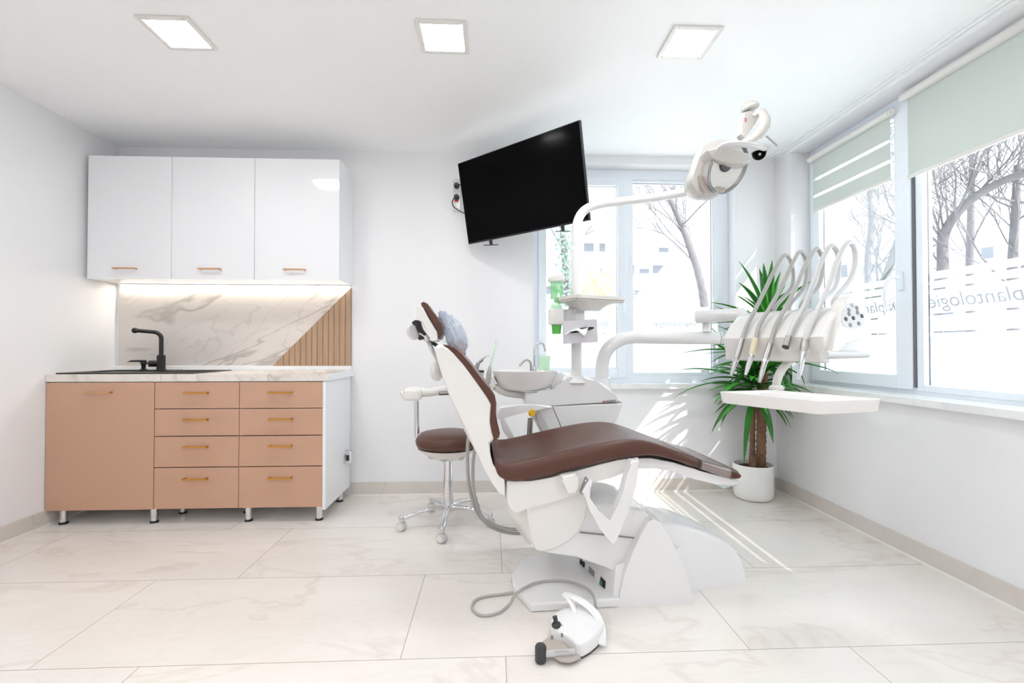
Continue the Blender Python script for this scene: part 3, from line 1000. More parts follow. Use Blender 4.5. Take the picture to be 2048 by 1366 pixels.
fd_u = (far_pts[0] - near_pts[0]).normalized()
fd_v = (near_pts[3] - near_pts[0]).normalized()
fd_n = fd_u.cross(fd_v).normalized()
if fd_n.x > 0:
    fd_n = -fd_n


def chip(px, py, w, h, t, m, name, par=None):
    """little plate on the sloping face where the photo shows it"""
    d = ray(px, py)
    k = (near_pts[0] - _eye).dot(fd_n) / d.dot(fd_n)
    c = _eye + d * k
    M = Matrix((fd_u, fd_v, fd_u.cross(fd_v))).transposed().to_4x4()
    M.translation = c
    s = 1 if fd_u.cross(fd_v).dot(fd_n) > 0 else -1
    return MB().box(-w / 2, w / 2, -h / 2, h / 2, min(0, s * t), max(0, s * t), 0.001, 2, M).out(name, m, par or chair)


sw_ = chip(1206, 1168, 0.042, 0.040, 0.004, W['blackplastic'], 'power_switch', cons)
chip(1204, 1168, 0.022, 0.024, 0.0075, W['greenlcd'], 'switch_lens', cons)
chip(1183, 1146, 0.055, 0.036, 0.0015, W['inkgrey'], 'rating_plate', cons)
chip(1168, 1129, 0.018, 0.022, 0.006, W['blackplastic'], 'fuse_holder', cons)
chip(1163, 1124, 0.018, 0.022, 0.006, W['blackplastic'], 'fuse_holder', cons)

# ---- pedestal shell (near sail-shaped side and the long rear hull)
sail = [CH.hit(u, v, -0.255) for u, v in ((1233, 1217), (1390, 1205), (1384, 1176), (1373, 1140), (1356, 1100), (1338, 1066), (1325, 1046), (1312, 1040), (1301, 1046), (1286, 1070), (1268, 1106), (1250, 1150), (1240, 1185))]
for p in sail[:2]:
    p.z = 0.0
rows = []
cs = sum(sail, Vector()) / len(sail)
for t, lean, k in ((0.0, 0.0, 1.0), (0.016, 0.0, 0.3), (0.04, 0, 0), (0.46, 0, 0), (0.485, 0, 0.3), (0.50, 0, 1.0)):
    ring = []
    for p in sail:
        f = (p.z / 0.40)
        d = p - cs
        q_ = cs + d * (1 - 0.03 * k)
        if p.z < 1e-6:
            q_.z = 0
        ring.append(q_ + nrm * (t + 0.030 * (q_.z / 0.40) * (1 - 2 * t / 0.50)))
    rows.append(ring)
MB().loft(rows).out('pedestal_cover', W['enamel'], chair, sharp=40)
hb0, hb1 = at(1388, 1194, Z=0), at(1491, 1164, Z=0)
def s_of(q):
    return (q - CH.o).dot(CH.a)


def w_of(q):
    return (q - CH.o).dot(nrm)


hs0, hs1, hw0, hw1 = s_of(hb0), s_of(hb1), w_of(hb0), w_of(hb1)
rings = []
for u, v in [(q.x, q.y) for q in catmull([Vector((x, y, 0)) for x, y in ((1312, 1042), (1345, 1048), (1385, 1057), (1430, 1073), (1464, 1092), (1478, 1110), (1487, 1136), (1491, 1158))], 4)]:
    wt = -0.2
    for _ in range(6):
        q = CH.hit(u, v, wt)
        s = s_of(q)
        wf = hw0 + 0.035 if s < hs0 else hw0 + 0.035 + (hw1 - hw0 - 0.035) * (s - hs0) / (hs1 - hs0)
        wt = wf + 0.06 * max(0, q.z) / 0.36
    z = max(q.z, 0.004)
    half = [(wf, 0.0), (wf + (wt - wf) * 0.5, 0.5), (wt, 0.93), (wt + 0.006, 0.975), (wt + 0.02, 1.0), (wt * 0.5, 1.01)]
    full = half + [(0.0, 1.015)] + [(-a_, b_) for a_, b_ in reversed(half)]
    rings.append([CH.pt(s, a_, z * b_) for a_, b_ in full])
MB().loft(rings).out('pedestal_hull', W['enamel'], chair, sharp=50)
# lift beam between the pedestal and the seat
beam = [CH.hit(u, v, -0.20) for u, v in ((1062, 1096), (1086, 1106), (1150, 1117), (1216, 1140), (1250, 1156), (1296, 1070), (1309, 1040), (1290, 1022), (1250, 1012), (1180, 1010), (1120, 1012), (1060, 1030))]
lofty(beam, 0.36, 0.012, ROUND).out('lift_beam', W['enamel'], chair, sharp=40)
MB().prism([p - nrm * 0.004 for p in [CH.hit(u, v, -0.206) for u, v in ((1160, 1064), (1268, 1075), (1268, 1076.6), (1160, 1065.6))]], nrm * 0.012).out('cover_seam', W['inkgrey'], chair)
# bucket cover under the seat
lobe = [CH.hit(u, v, -0.215) for u, v in ((1051, 1014), (1056, 1050), (1064, 1086), (1072, 1101), (1083, 1104), (1110, 1097), (1140, 1081), (1160, 1060), (1171, 1036), (1175, 1006), (1172, 985), (1120, 985), (1060, 1000))]
inner = [CH.hit(u, v, -0.215) for u, v in ((1014, 1010), (1020, 1034), (1034, 1068), (1058, 1098), (1083, 1104), (1110, 1097), (1140, 1081), (1160, 1060), (1171, 1036), (1175, 1006), (1172, 985), (1120, 985), (1030, 1000))]
rings = [[p for p in lobe]]
mb = MB()
cl_ = sum(lobe, Vector()) / len(lobe)
rings = [[cl_ + (p - cl_) * 0.96 for p in lobe], [cl_ + (p - cl_) * 0.99 + nrm * 0.004 for p in lobe], [p + nrm * 0.012 for p in lobe], [p + nrm * 0.07 for p in inner], [p + nrm * 0.40 for p in inner], [cl_ + (p - cl_) * 0.97 + nrm * 0.42 for p in lobe]]
mb.loft(rings).out('bucket_cover', W['plastic_warm'], chair, sharp=40)
# seat frame skirt
skirt = [CH.hit(u, v, -0.235) for u, v in ((1012, 962), (1011, 985), (1013, 1008), (1020, 1021), (1032, 1028), (1048, 1020), (1090, 1010), (1130, 1000), (1165, 988), (1182, 966), (1225, 956), (1268, 938), (1283, 926), (1278, 914), (1240, 919), (1200, 928), (1150, 941), (1100, 954), (1060, 962))]
lofty(skirt, 0.45, 0.006, ROUND).out('seat_frame', W['plastic_warm'], chair, sharp=40)

# ---- seat and leg rest upholstery
top = [(986, 902), (992, 915), (1004, 924), (1030, 925), (1080, 914), (1150, 898), (1220, 884), (1270, 880), (1310, 887), (1360, 905), (1405, 921)]
bot = [(986, 916), (990, 938), (1001, 955), (1030, 963), (1080, 956), (1150, 938), (1220, 921), (1270, 914), (1310, 913), (1360, 925), (1401, 939)]
top = catmull([Vector((u, v, 0)) for u, v in top], 4)
bot = catmull([Vector((u, v, 0)) for u, v in bot], 4)
rings = []
N = len(top)
for i in range(N):
    f = i / (N - 1)
    hw_ = 0.26 - 0.035 * max(0, (f - 0.55) / 0.45) ** 1.5 - (0.03 * (1 - f / 0.2) ** 2 if f < 0.2 else 0)
    tpt = CH.hit(top[i].x, top[i].y, -0.25)
    bpt = CH.hit(bot[i].x, bot[i].y, -0.25)
    s = ((tpt + bpt) / 2 - CH.o).dot(CH.a)
    z0, z1 = bpt.z, tpt.z
    st = (tpt - CH.o).dot(CH.a)
    sb = (bpt - CH.o).dot(CH.a)
    dip = 0.035 * math.sin(math.pi * min(1, max(0, (f - 0.10) / 0.52))) * (1 if 0.10 < f < 0.62 else 0)
    H = z1 - z0
    sec = [(-hw_ * 0.96, 0.0, 0), (-hw_ * 0.995, 0.18, 0), (-hw_, 0.5, 0), (-hw_ * 0.985, 0.78, 0), (-hw_ * 0.94, 0.95, 0), (-hw_ * 0.86, 1.0, 0.05), (-hw_ * 0.70, 1.0, 0.45), (-hw_ * 0.45, 1.0, 0.85), (0, 1.0, 1.0)]
    sec = sec + [(-a, b_, c_) for a, b_, c_ in reversed(sec[:-1])]
    ring = []
    for w, b_, c_ in sec:
        ring.append(CH.pt(sb + (st - sb) * b_, w, z0 + H * b_ - dip * c_))
    rings.append(ring)
seat = MB().loft(rings).out('seat_cushion', W['leather'], chair, sharp=60)
# foot end: silver wrap and brown tip
foot_t = [(1405, 921), (1430, 928), (1462, 937)]
foot_b = [(1401, 939), (1430, 949), (1459, 958)]


def slab(tops, bots, w, mat_, name, par, round_end=False):
    rings = []
    for i, (t_, b_) in enumerate(zip(tops, bots)):
        tpt, bpt = CH.hit(t_[0], t_[1], -0.22), CH.hit(b_[0], b_[1], -0.22)
        m_ = (tpt + bpt) / 2
        sec = [(-1.0, 0.15), (-1.0, 0.75), (-0.93, 1.0), (0, 1.02), (0.93, 1.0), (1.0, 0.75), (1.0, 0.15), (0.93, 0.0), (-0.93, 0.0)]
        rings.append([bpt + (tpt - bpt) * h_ + nrm * (0.22 + w * x_) for x_, h_ in sec])
    return MB().loft(rings).out(name, mat_, par, sharp=50)


slab(foot_t, foot_b, 0.226, W['footwrap'], 'foot_cover', chair)
slab([(1462, 937), (1472, 940), (1479, 944), (1482, 950)], [(1459, 958), (1470, 960), (1478, 959), (1482, 953)], 0.222, W['leather'], 'foot_tip', chair)
# white shell below the leg rest
shell = [CH.hit(u, v, -0.20) for u, v in ((1255, 917), (1300, 916), (1345, 924), (1400, 941), (1470, 960), (1474, 967), (1460, 971), (1432, 969), (1392, 960), (1340, 942), (1310, 937), (1270, 937))]
lofty(shell, 0.40, 0.005, ROUND).out('leg_rest_shell', W['enamel'], chair, sharp=40)
bag = [CH.hit(u, v, -0.12) for u, v in ((1425, 964), (1480, 962), (1466, 972), (1449, 978), (1440, 977))]
MB().prism(bag, nrm * 0.20, 0.004).out('plastic_sleeve', W['clear'], chair)

# ---- backrest
back_sh = [(868, 697), (872, 690), (882, 687), (894, 693), (906, 704), (926, 726), (952, 760), (975, 791), (984, 806), (984, 825), (983, 845), (986, 866), (990, 880), (981, 890), (982, 912), (988, 934), (999, 952), (1011, 964), (1012, 985), (1011, 998), (1000, 992), (985, 972), (972, 950), (958, 920), (946, 896), (930, 868), (914, 832), (898, 794), (884, 756), (872, 716)]
pts = [CH.hit(u, v, -0.25) for u, v in back_sh]
lofty(pts, 0.50, 0.016, ROUND).out('backrest_shell', W['plastic_warm'], chair, sharp=40)
bl = [(886, 689), (897, 690), (909, 695), (921, 704), (943, 729), (965, 757), (982, 777), (991, 792), (994, 808), (993, 828), (996, 848), (1001, 868), (999, 877), (989, 884), (984, 866), (981, 845), (982, 824), (981, 807), (973, 793), (950, 762), (924, 728), (904, 706)]
pts = [CH.hit(u, v, -0.243) for u, v in bl]
lofty(pts, 0.486, 0.006, ROUND).out('backrest_cushion', W['leather'], chair, sharp=60)
# pivot cover between seat and back
pv = [CH.hit(u, v, -0.20) for u, v in ((986, 925), (1008, 953), (1010, 978), (996, 962), (984, 938))]
MB().prism(pv, nrm * 0.36, 0.004).out('pivot_cover', W['steel'], chair)

# ---- headrest
hr_sh = [(833.5, 611), (840.7, 607.5), (846, 614), (857.6, 635), (875, 665), (876, 677), (872, 683), (863, 683), (854, 667), (843, 643), (833, 639), (832, 624)]
hr = lofty([CH.hit(u, v, -0.13) for u, v in hr_sh], 0.26, 0.006, ROUND).out('headrest_shell', W['plastic_warm'], chair, sharp=40)
hr_l = [(840.7, 606), (846, 602.5), (854, 606), (862.5, 618.6), (877.8, 638), (884, 649), (885.7, 664), (880, 675), (876.5, 678), (875.5, 665), (858, 634.5), (846.5, 613.5)]
lofty([CH.hit(u, v, -0.126) for u, v in hr_l], 0.252, 0.006, ROUND).out('headrest_cushion', W['leather'], chair, sharp=60)
mech = [(823, 644), (830, 639.6), (838, 641), (843, 657), (854, 672), (846, 678), (837, 680), (833.5, 670)]
lofty([CH.hit(u, v, -0.05) for u, v in mech], 0.10, 0.004, ROUND).out('headrest_joint', W['blackplastic'], chair, sharp=40)
kc = CH.hit(826, 664.5, -0.06)
kx = CH.a * 0.93 + Vector((0, 0, 0.36))
MB().lathe([(0.001, -0.008), (0.030, -0.008), (0.034, -0.004), (0.034, 0.004), (0.030, 0.008), (0.001, 0.008)], kc, 28, axis=(kx * 0.8 - nrm * 0.6)).out('locking_knob', W['plastic_grey'], chair)
bc_ = CH.hit(853.6, 678, -0.055)
MB().ell(bc_, (0.014, 0.016, 0.014)).out('ball_joint', W['chrome'], chair)
MB().tube([CH.hit(838, 666, -0.055), CH.hit(849, 673, -0.06), CH.hit(853, 671, -0.062)], 0.004, 8).out('lock_lever', W['chrome'], chair)
MB().prism([CH.hit(u, v, -0.03) for u, v in ((857, 680), (868, 684), (878, 690), (878, 697), (868, 692), (858, 686))], nrm * 0.06, 0.003).out('headrest_bracket', W['blackplastic'], chair)
MB().tube([CH.hit(855, 680, -0.04), CH.hit(866, 704, -0.04), CH.hit(876, 722, -0.04)], 0.011, 12, flat=0.5).out('headrest_stem', W['chrome'], chair)
# rear cover and push handle of the back
MB().ell(CH.hit(874, 742, 0.02), (0.030, 0.10, 0.045)).out('rear_cover', W['plastic_warm'], chair)

# ---- lowered near armrest
arm = [(1166, 985), (1171, 976), (1182, 958), (1186, 962), (1184, 975), (1176, 996), (1196, 1020), (1216, 1042), (1222, 1046), (1233, 1015), (1247, 980), (1257, 950), (1260, 928), (1264, 921), (1276, 922), (1279, 928), (1274, 965), (1262, 1010), (1246, 1050), (1232, 1084), (1228, 1091), (1222, 1088), (1200, 1058), (1180, 1022)]
ar = MB().prism([CH.hit(u, v, -0.315) for u, v in arm], nrm * 0.045, 0.008, 3).out('armrest', W['enamel'], chair)
hg = [CH.hit(u, v, -0.30) for u, v in ((1174, 956), (1179, 960), (1168, 992), (1162, 988))]
MB().prism(hg, nrm * 0.03, 0.002).out('hinge', W['steel'], ar)
for u, v in ((1171, 962), (1165, 984)):
    MB().ell(CH.hit(u, v, -0.305), (0.004, 0.004, 0.004), None, 10, 8).out('screw', W['chrome'], ar)
br = [CH.hit(u, v, -0.285) for u, v in ((1122, 953), (1152, 948), (1154, 957), (1160, 958), (1159, 975), (1152, 988), (1136, 989), (1131, 976), (1127, 960))]
MB().prism(br, nrm * 0.07, 0.007, 3).out('armrest_bracket', W['plastic_warm'], chair)
# ---- raised far armrest
farm = [(994, 829), (1000, 815), (1040, 809), (1070, 810), (1104, 813), (1105, 817), (1075, 820), (1045, 826), (1012, 835), (996, 838)]
fa_ = MB().prism([CH.hit(u, v, 0.30) for u, v in farm], nrm * 0.06, 0.006, 3).out('armrest', W['enamel'], chair)
fl_ = [(998, 833), (1007, 832), (1020, 858), (1034, 884), (1026, 890), (1006, 862)]
MB().prism([CH.hit(u, v, 0.30) for u, v in fl_], nrm * 0.05, 0.006, 3).out('armrest_post', W['enamel'], chair)

# ---- crinkled cover hooked behind the headrest
bcn = CH.hit(907, 668, 0.03)
axl = (CH.hit(873, 828 / 1.0, 0.03) - CH.hit(873, 700, 0.03)).normalized()
tilt = Matrix.Rotation(math.radians(-22), 3, 'Y')
bagmb = MB()
rings = []
nseg, mring = 110, 40
for i in range(1, mring):
    th = math.pi * i / mring
    row = []
    for k in range(nseg):
        ph = 2 * math.pi * k / nseg
        d = Vector((math.sin(th) * math.cos(ph), math.sin(th) * math.sin(ph), math.cos(th)))
        wr = 1 + 0.13 * noise.noise(Vector((d.x * 9, d.y * 9, d.z * 1.6))) + 0.10 * noise.noise(Vector((d.x * 22, d.y * 22, d.z * 3)))
        bx = 0.050 * (1.0 + 0.35 * d.z * -0.6)
        p = Vector((d.x * bx * (1.0 if d.x > 0 else 0.75), d.y * 0.10, d.z * 0.112)) * wr
        p.x += 0.02 * (d.z ** 2) * -1
        row.append(bcn + tilt @ p)
    rings.append(row)
bagmb.loft(rings)
bg_ = bagmb.out('plastic_cover', W['bluefilm'], None, sharp=80, origin=bcn)
tag(bg_, 'crinkled see-through blue plastic cover tucked between headrest and backrest', 'plastic cover')
MB().ell(bcn + Vector((0.026, 0, -0.066)), (0.026, 0.07, 0.034), None, 18, 12, 0.1).out('padding', W['pink'], bg_)
el_ = [bcn + tilt @ Vector((-0.036 + 0.010 * math.sin(a * 5), 0.085 * math.cos(a), 0.02 + 0.075 * math.sin(a))) for a in [2 * math.pi * k / 48 for k in range(49)]]
MB().tube(el_, 0.004, 6, cap=False).out('elastic_hem', W['clear'], bg_)

# ================================================================== STOOL
S0 = Vector((-0.262, 2.80, 0))
st = thing('rolling_stool', 'round brown stool with chrome base behind the dental chair', 'stool', S0)
MB().lathe([(0.001, 0.452), (0.15, 0.455), (0.185, 0.47), (0.194, 0.497), (0.188, 0.520), (0.165, 0.541), (0.11, 0.552), (0.05, 0.555), (0.001, 0.556)], S0, 48).out('seat', W['leather'], st, sharp=60)
MB().lathe([(0.001, 0.385), (0.06, 0.386), (0.10, 0.402), (0.15, 0.432), (0.178, 0.452), (0.180, 0.458), (0.001, 0.459)], S0, 48).out('seat_pan', W['plastic'], st, sharp=60)
for a in (200, 262, 320):
    p = S0 + Vector((math.cos(math.radians(a)) * 0.10, math.sin(math.radians(a)) * 0.10, 0.404))
    MB().ell(p, (0.022, 0.016, 0.012), None, 14, 8).out('pan_grip', W['plastic_grey'], st)
c_ = MB()
c_.lathe([(0.030, 0.10), (0.030, 0.212), (0.0285, 0.214), (0.0285, 0.262), (0.026, 0.264), (0.026, 0.39)], S0, 32)
c_.out('gas_column', W['chrome'], st)
feet = [Vector((-0.270, 2.52, 0)), Vector((-0.530, 2.70, 0)), Vector((0.0, 2.735, 0)), Vector((-0.395, 3.03, 0)), Vector((-0.10, 3.04, 0))]
MB().lathe([(0.034, 0.075), (0.038, 0.085), (0.038, 0.112), (0.031, 0.12)], S0, 32).out('hub', W['chrome'], st)
for ft in feet:
    d = (ft - S0).normalized()
    e = ft - d * 0.012
    pth = catmull([S0 + d * 0.02 + Vector((0, 0, 0.100)), S0.lerp(e, 0.35) + Vector((0, 0, 0.105)), S0.lerp(e, 0.7) + Vector((0, 0, 0.090)), e + Vector((0, 0, 0.068))], 5)
    lg_ = MB().tube(pth, [0.022, 0.020, 0.017, 0.015], 14, flat=0.8, upv=d.cross(Vector((0, 0, 1)))).out('leg', W['chrome'], st)
    MB().lathe([(0.016, 0.054), (0.017, 0.058), (0.017, 0.078), (0.013, 0.084)], e, 20).out('caster_socket', W['chrome'], lg_)
    side = d.cross(Vector((0, 0, 1))).normalized()
    side = (side * 0.45 + Vector((0, -1, 0)) * 0.9).normalized()
    cm = MB()
    for sg in (-1, 1):
        cm.lathe([(0.001, -0.009), (0.022, -0.009), (0.0265, -0.005), (0.0265, 0.005), (0.022, 0.009), (0.001, 0.009)], e + side * (0.012 * sg) + Vector((0, 0, 0.0268)), 26, axis=side)
    cs_ = cm.out('caster', W['plastic_grey'], st)
    MB().lathe([(0.001, 0.0), (0.018, 0.0), (0.018, 0.0025), (0.001, 0.003)], e + side * 0.0212 * (1 if side.y < 0 else -1) + Vector((0, 0, 0.0268)), 22, axis=side if side.y < 0 else -side).out('wheel_cap', W['plastic'], cs_)
# curved body support on its post
bz = at(833, 866, Y=2.76).z
bp = at(834, 860, Y=2.76)
tpz = at(833, 802, Y=2.76)
sup = MB().tube([Vector((bp.x, 2.76, at(833, 874, Y=2.76).z)), Vector((tpz.x, 2.76, tpz.z))], 0.015, 18).out('support_post', W['chrome'], st)
MB().tube(catmull([Vector((bp.x, 2.76, bz - 0.005)), Vector((bp.x + 0.02, 2.77, bz - 0.03)), Vector((bp.x + 0.09, 2.79, bz - 0.06)), S0 + Vector((-0.08, 0, 0.43))], 5), 0.016, 12).out('support_bracket', W['plastic_grey'], st)
pad = [at(u, v, Y=2.76) for u, v in ((807, 788), (822, 783), (838, 783), (862, 784), (892, 778), (915, 776))]
for i, p in enumerate(pad):
    p.y = 2.70 + 0.02 * i + (0.02 if i > 3 else 0)
pc_ = catmull(pad, 5)
MB().tube(pc_, [0.022, 0.030, 0.030, 0.027, 0.026, 0.022], 18, flat=0.9).out('body_support', W['plastic'], st)
MB().box(at(807, 790, Y=2.70).x, at(842, 790, Y=2.70).x, 2.675, 2.75, at(820, 801, Y=2.70).z, at(820, 778, Y=2.70).z, 0.016, 4).out('support_end', W['plastic'], st)
MB().tube([at(878, 787, Y=2.72), at(898, 786, Y=2.74)], 0.012, 16).out('support_knob', W['steel'], st)

# ================================================================== FOOT CONTROL
fcm = thing('foot_control', 'white foot pedal with carrying hoop on the floor in front of the chair', 'foot pedal', (0.33, 1.72, 0))
outl = [(1100, 1288), (1098, 1270), (1103, 1252), (1118, 1243), (1150, 1234), (1172, 1234), (1192, 1245), (1200, 1262), (1205, 1290), (1198, 1300), (1165, 1320), (1158, 1318), (1130, 1303)]
zb, ztp = 0.014, 0.075
bots = [at(u, v + 4, Z=zb + 0.012) for u, v in outl]
b0 = [Vector((p.x, p.y, 0.012)) for p in bots]
c0 = sum(b0, Vector()) / len(b0)
rings = []
ov = [(1185 + 0, 1290)]
fpts = [at(u, v, Z=0) for u, v in ((1165, 1321), (1207, 1285), (1204, 1258), (1190, 1243), (1150, 1240), (1112, 1252), (1100, 1272), (1108, 1290), (1135, 1306))]
c0 = sum(fpts, Vector()) / len(fpts)
fpts = catmull(fpts, 3, closed=True)
for z, k, sh in ((0.010, 0.97, 0), (0.014, 1.0, 0), (0.046, 0.985, 0), (0.053, 0.965, 0.0), (0.0575, 0.92, 0.001), (0.0625, 0.80, 0.003), (0.069, 0.50, 0.005), (0.072, 0.05, 0.006)):
    rings.append([Vector((c0.x + (p.x - c0.x) * k, c0.y + (p.y - c0.y) * k + sh, z)) for p in fpts])
body = MB().loft(rings).out('pedal_housing', W['enamel'], fcm, sharp=55)
bpn = at(1158, 1318, Z=0.0)
MB().prism([Vector((c0.x + (p.x - c0.x) * 0.95, c0.y + (p.y - c0.y) * 0.95, 0.0)) for p in fpts], (0, 0, 0.011), 0.002).out('base_plate', W['dark'], fcm)
tongue = [at(u, v, Z=0.012) for u, v in ((1108, 1318), (1122, 1326), (1140, 1328), (1162, 1319), (1150, 1300), (1120, 1300))]
MB().prism(tongue, (0, 0, 0.008), 0.003).out('pedal_tongue', W['amber'], fcm)
guard = [at(u, v, Z=0.035) for u, v in ((1082, 1300), (1085, 1284), (1100, 1274), (1130, 1290), (1138, 1303), (1110, 1305))]
MB().prism(guard, (0, 0, 0.004), 0.0015).out('swing_plate', W['amber'], fcm)
ra, rb = at(1090, 1308, Z=0.030), at(1150, 1304, Z=0.030)
MB().tube([ra, rb], 0.012, 8, flat=0.25, upv=(0, 0, 1)).out('swing_arm', W['plastic_grey'], fcm)
pr_ = at(1082, 1327, Z=0.004)
MB().lathe([(0.012, 0.0), (0.017, 0.003), (0.019, 0.006), (0.019, 0.050), (0.016, 0.056), (0.004, 0.058)], (pr_.x, pr_.y + 0.012, 0.001), 24).out('side_button', W['dark'], fcm)
jb = at(1113, 1252, Z=0.058)
MB().lathe([(0.017, 0), (0.018, 0.004), (0.014, 0.011), (0.007, 0.014)], jb, 24).out('joystick_boot', W['dark'], fcm)
MB().tube([jb + Vector((0, 0, 0.01)), jb + Vector((-0.006, 0.004, 0.032))], [0.007, 0.009], 12).out('joystick', W['dark'], fcm)
for u, v in ((1124, 1244), (1124, 1260), (1104, 1264)):
    q_ = at(u, v, Z=0.0765)
    MB().box(q_.x - 0.004, q_.x + 0.004, q_.y - 0.0008, q_.y + 0.0008, 0.052, 0.0655).out('marking', W['inkgrey'], fcm)
# hoop
def strap(pts, w, t, name, m, par):
    pts = catmull(pts, 6)
    return MB().tube(pts, w, 8, flat=t, upv=Vector((1, 0.4, 0))).out(name, m, par)


h0 = at(1204, 1290, Z=0.02)
hoop = [h0, at(1204, 1262, Y=1.66), at(1196, 1236, Y=1.69), at(1178, 1213, Y=1.73), at(1152, 1196, Y=1.77), at(1128, 1187, Y=1.80)]
strap(hoop, 0.014, 0.28, 'hoop', W['enamel'], fcm)
h1 = at(1155, 1240, Z=0.055)
strap([hoop[-1], hoop[-1].lerp(h1, 0.45) + Vector((0.008, 0, 0.004)), h1], 0.010, 0.3, 'hoop_stay', W['enamel'], fcm)
cord_z = 0.006
cd = [at(1192, 1216, Z=0.05), at(1186, 1190, Z=0.06), at(1170, 1174, Z=0.06), at(1140, 1163, Z=0.045), at(1105, 1161, Z=0.044), at(1070, 1166, Z=0.044), at(1045, 1178, Z=0.044), at(1030, 1190, Z=0.036), at(1020, 1207, Z=0.010), at(1000, 1224, Z=cord_z), at(975, 1231, Z=cord_z), at(955, 1228, Z=cord_z), at(944, 1215, Z=cord_z), at(950, 1201, Z=cord_z), at(970, 1193, Z=cord_z), at(1000, 1189, Z=cord_z), at(1026, 1185, Z=0.012)]
MB().tube(catmull(cd, 6), 0.0055, 10).out('cord', W['hose'], fcm)

# ================================================================== DENTAL UNIT (spittoon side)
UY0 = 2.500
du = thing('dental_unit', 'white treatment unit with spittoon bowl and pole standing behind the dental chair', 'dental unit', (0.42, 2.620, 0))
upper = [(1049, 806), (1050, 789), (1053, 785), (1073, 786), (1080, 787), (1100, 786), (1112, 782), (1120, 772), (1124, 760), (1130, 752), (1145, 750), (1160, 752), (1177, 755), (1193, 761), (1214, 772), (1233, 790), (1246, 805), (1105, 811.5), (1050, 813)]
lower = [(1052, 814), (1105, 812.8), (1246, 806.5), (1237, 832), (1224, 858), (1206, 892), (1150, 905), (1105, 905), (1084, 870), (1066, 836)]
up_ = [at(u, v, Y=UY0) for u, v in upper]
lo_ = [at(u, v, Y=UY0) for u, v in lower]
MB().prism(up_, (0, 0.26, 0), 0.018, 4).out('upper_housing', W['enamel'], du, sharp=40)
lh = MB().prism(lo_, (0, 0.26, 0), 0.010, 3).out('lower_housing', W['enamel'], du, sharp=40)
sm = MB()
sa = [at(u, v, Y=UY0 - 0.0008) for u, v in ((1104, 813.5), (1106, 813), (1127, 862), (1125, 863))]
sm.prism(sa, (0, 0.003, 0)).out('panel_seam', W['inkgrey'], lh)
pc0, pc1 = at(1108, 900, Y=2.630), at(1108, 850, Y=2.630)
MB().lathe([(0.12, 0), (0.13, 0.01), (0.10, 0.03), (0.075, 0.06), (0.07, 0.40), (0.09, 0.50)], (pc0.x, 2.630, 0), 36).out('pedestal', W['enamel'], du)
# support strut seen below the raised armrest
MB().prism([at(u, v, Y=2.480) for u, v in ((1068, 822), (1078, 822), (1092, 845), (1104, 872), (1090, 874), (1078, 850))], (0, 0.05, 0), 0.008).out('strut', W['plastic_grey'], du)
bq = at(1243, 803, Y=UY0 - 0.002)
text('AMPT', 'nameplate_lettering', W['ink'], du, at(1222.5, 803, Y=UY0 - 0.0012), (1, 0, 0), (0, 0, 1), 0.021, 0.0003)
MB().box(at(1205, 803, Y=UY0).x, at(1212, 803, Y=UY0).x, UY0 - 0.0014, UY0, at(1210, 805, Y=UY0).z, at(1210, 801.5, Y=UY0).z).out('nameplate_emblem', W['redink'], du)
# bowl
bcx = at(1050, 741, Y=2.580)
zr = bcx.z
zb_ = at(1050, 783, Y=2.500).z
R_ = (at(1116, 741, Y=2.580).x - at(985, 741, Y=2.580).x) / 2
hgt = zr - zb_
prof = [(0.001, 0.0), (0.45, 0.0), (0.62, 0.05), (0.77, 0.17), (0.87, 0.38), (0.945, 0.68), (1.0, 0.97), (1.0, 1.0), (0.975, 1.0), (0.94, 0.9), (0.85, 0.62), (0.65, 0.35), (0.35, 0.2), (0.001, 0.16)]
MB().lathe([(r * R_, z * hgt) for r, z in prof], (bcx.x, 2.580, zb_), 56, sy=0.80, capt=True).out('spittoon_bowl', W['ceramic'], du, sharp=60)
ear = [at(u, v, Y=2.540) for u, v in ((1100, 745), (1112, 743), (1124, 746), (1140, 751), (1136, 762), (1126, 778), (1118, 786), (1104, 780), (1098, 765))]
MB().prism(ear, (0, 0.12, 0), 0.012, 3).out('bowl_bracket', W['enamel'], du, sharp=40)
# spouts
s1 = catmull([at(1069, 742, Y=2.600), at(1069, 700, Y=2.600), at(1072, 690, Y=2.600), at(1079, 686, Y=2.600), at(1087, 689, Y=2.600), at(1090, 700, Y=2.600), at(1090, 703, Y=2.600)], 5)
sp_ = MB().tube(s1, 0.0065, 12).out('cup_filler', W['chrome'], du)
MB().lathe([(0.013, 0), (0.012, 0.01), (0.008, 0.028)], at(1069, 742, Y=2.600), 20).out('collar', W['chrome'], sp_)
s2 = catmull([at(1062, 742, Y=2.580), at(1062, 730, Y=2.580), at(1059, 723, Y=2.580), at(1052, 720, Y=2.580), at(1045, 725, Y=2.580), at(1038, 732, Y=2.580)], 5)
MB().tube(s2, 0.0065, 12).out('rinse_spout', W['steel'], du)
# pole
py_ = 2.53
q0, q1 = at(1153, 752, Y=py_), at(1153, 480, Y=py_)
pr0 = 10.3 * py_ / F_PX
MB().lathe([(pr0 * 1.9, 0), (pr0 * 1.7, 0.012), (pr0 * 1.25, 0.03), (pr0 * 1.2, 0.05)], (q0.x, py_, q0.z - 0.035), 32).out('pole_collar', W['enamel'], du)
MB().tube([Vector((q0.x, py_, q0.z - 0.02)), Vector((q0.x, py_, q1.z - 0.05))], pr0, 28).out('pole', W['enamel'], du)
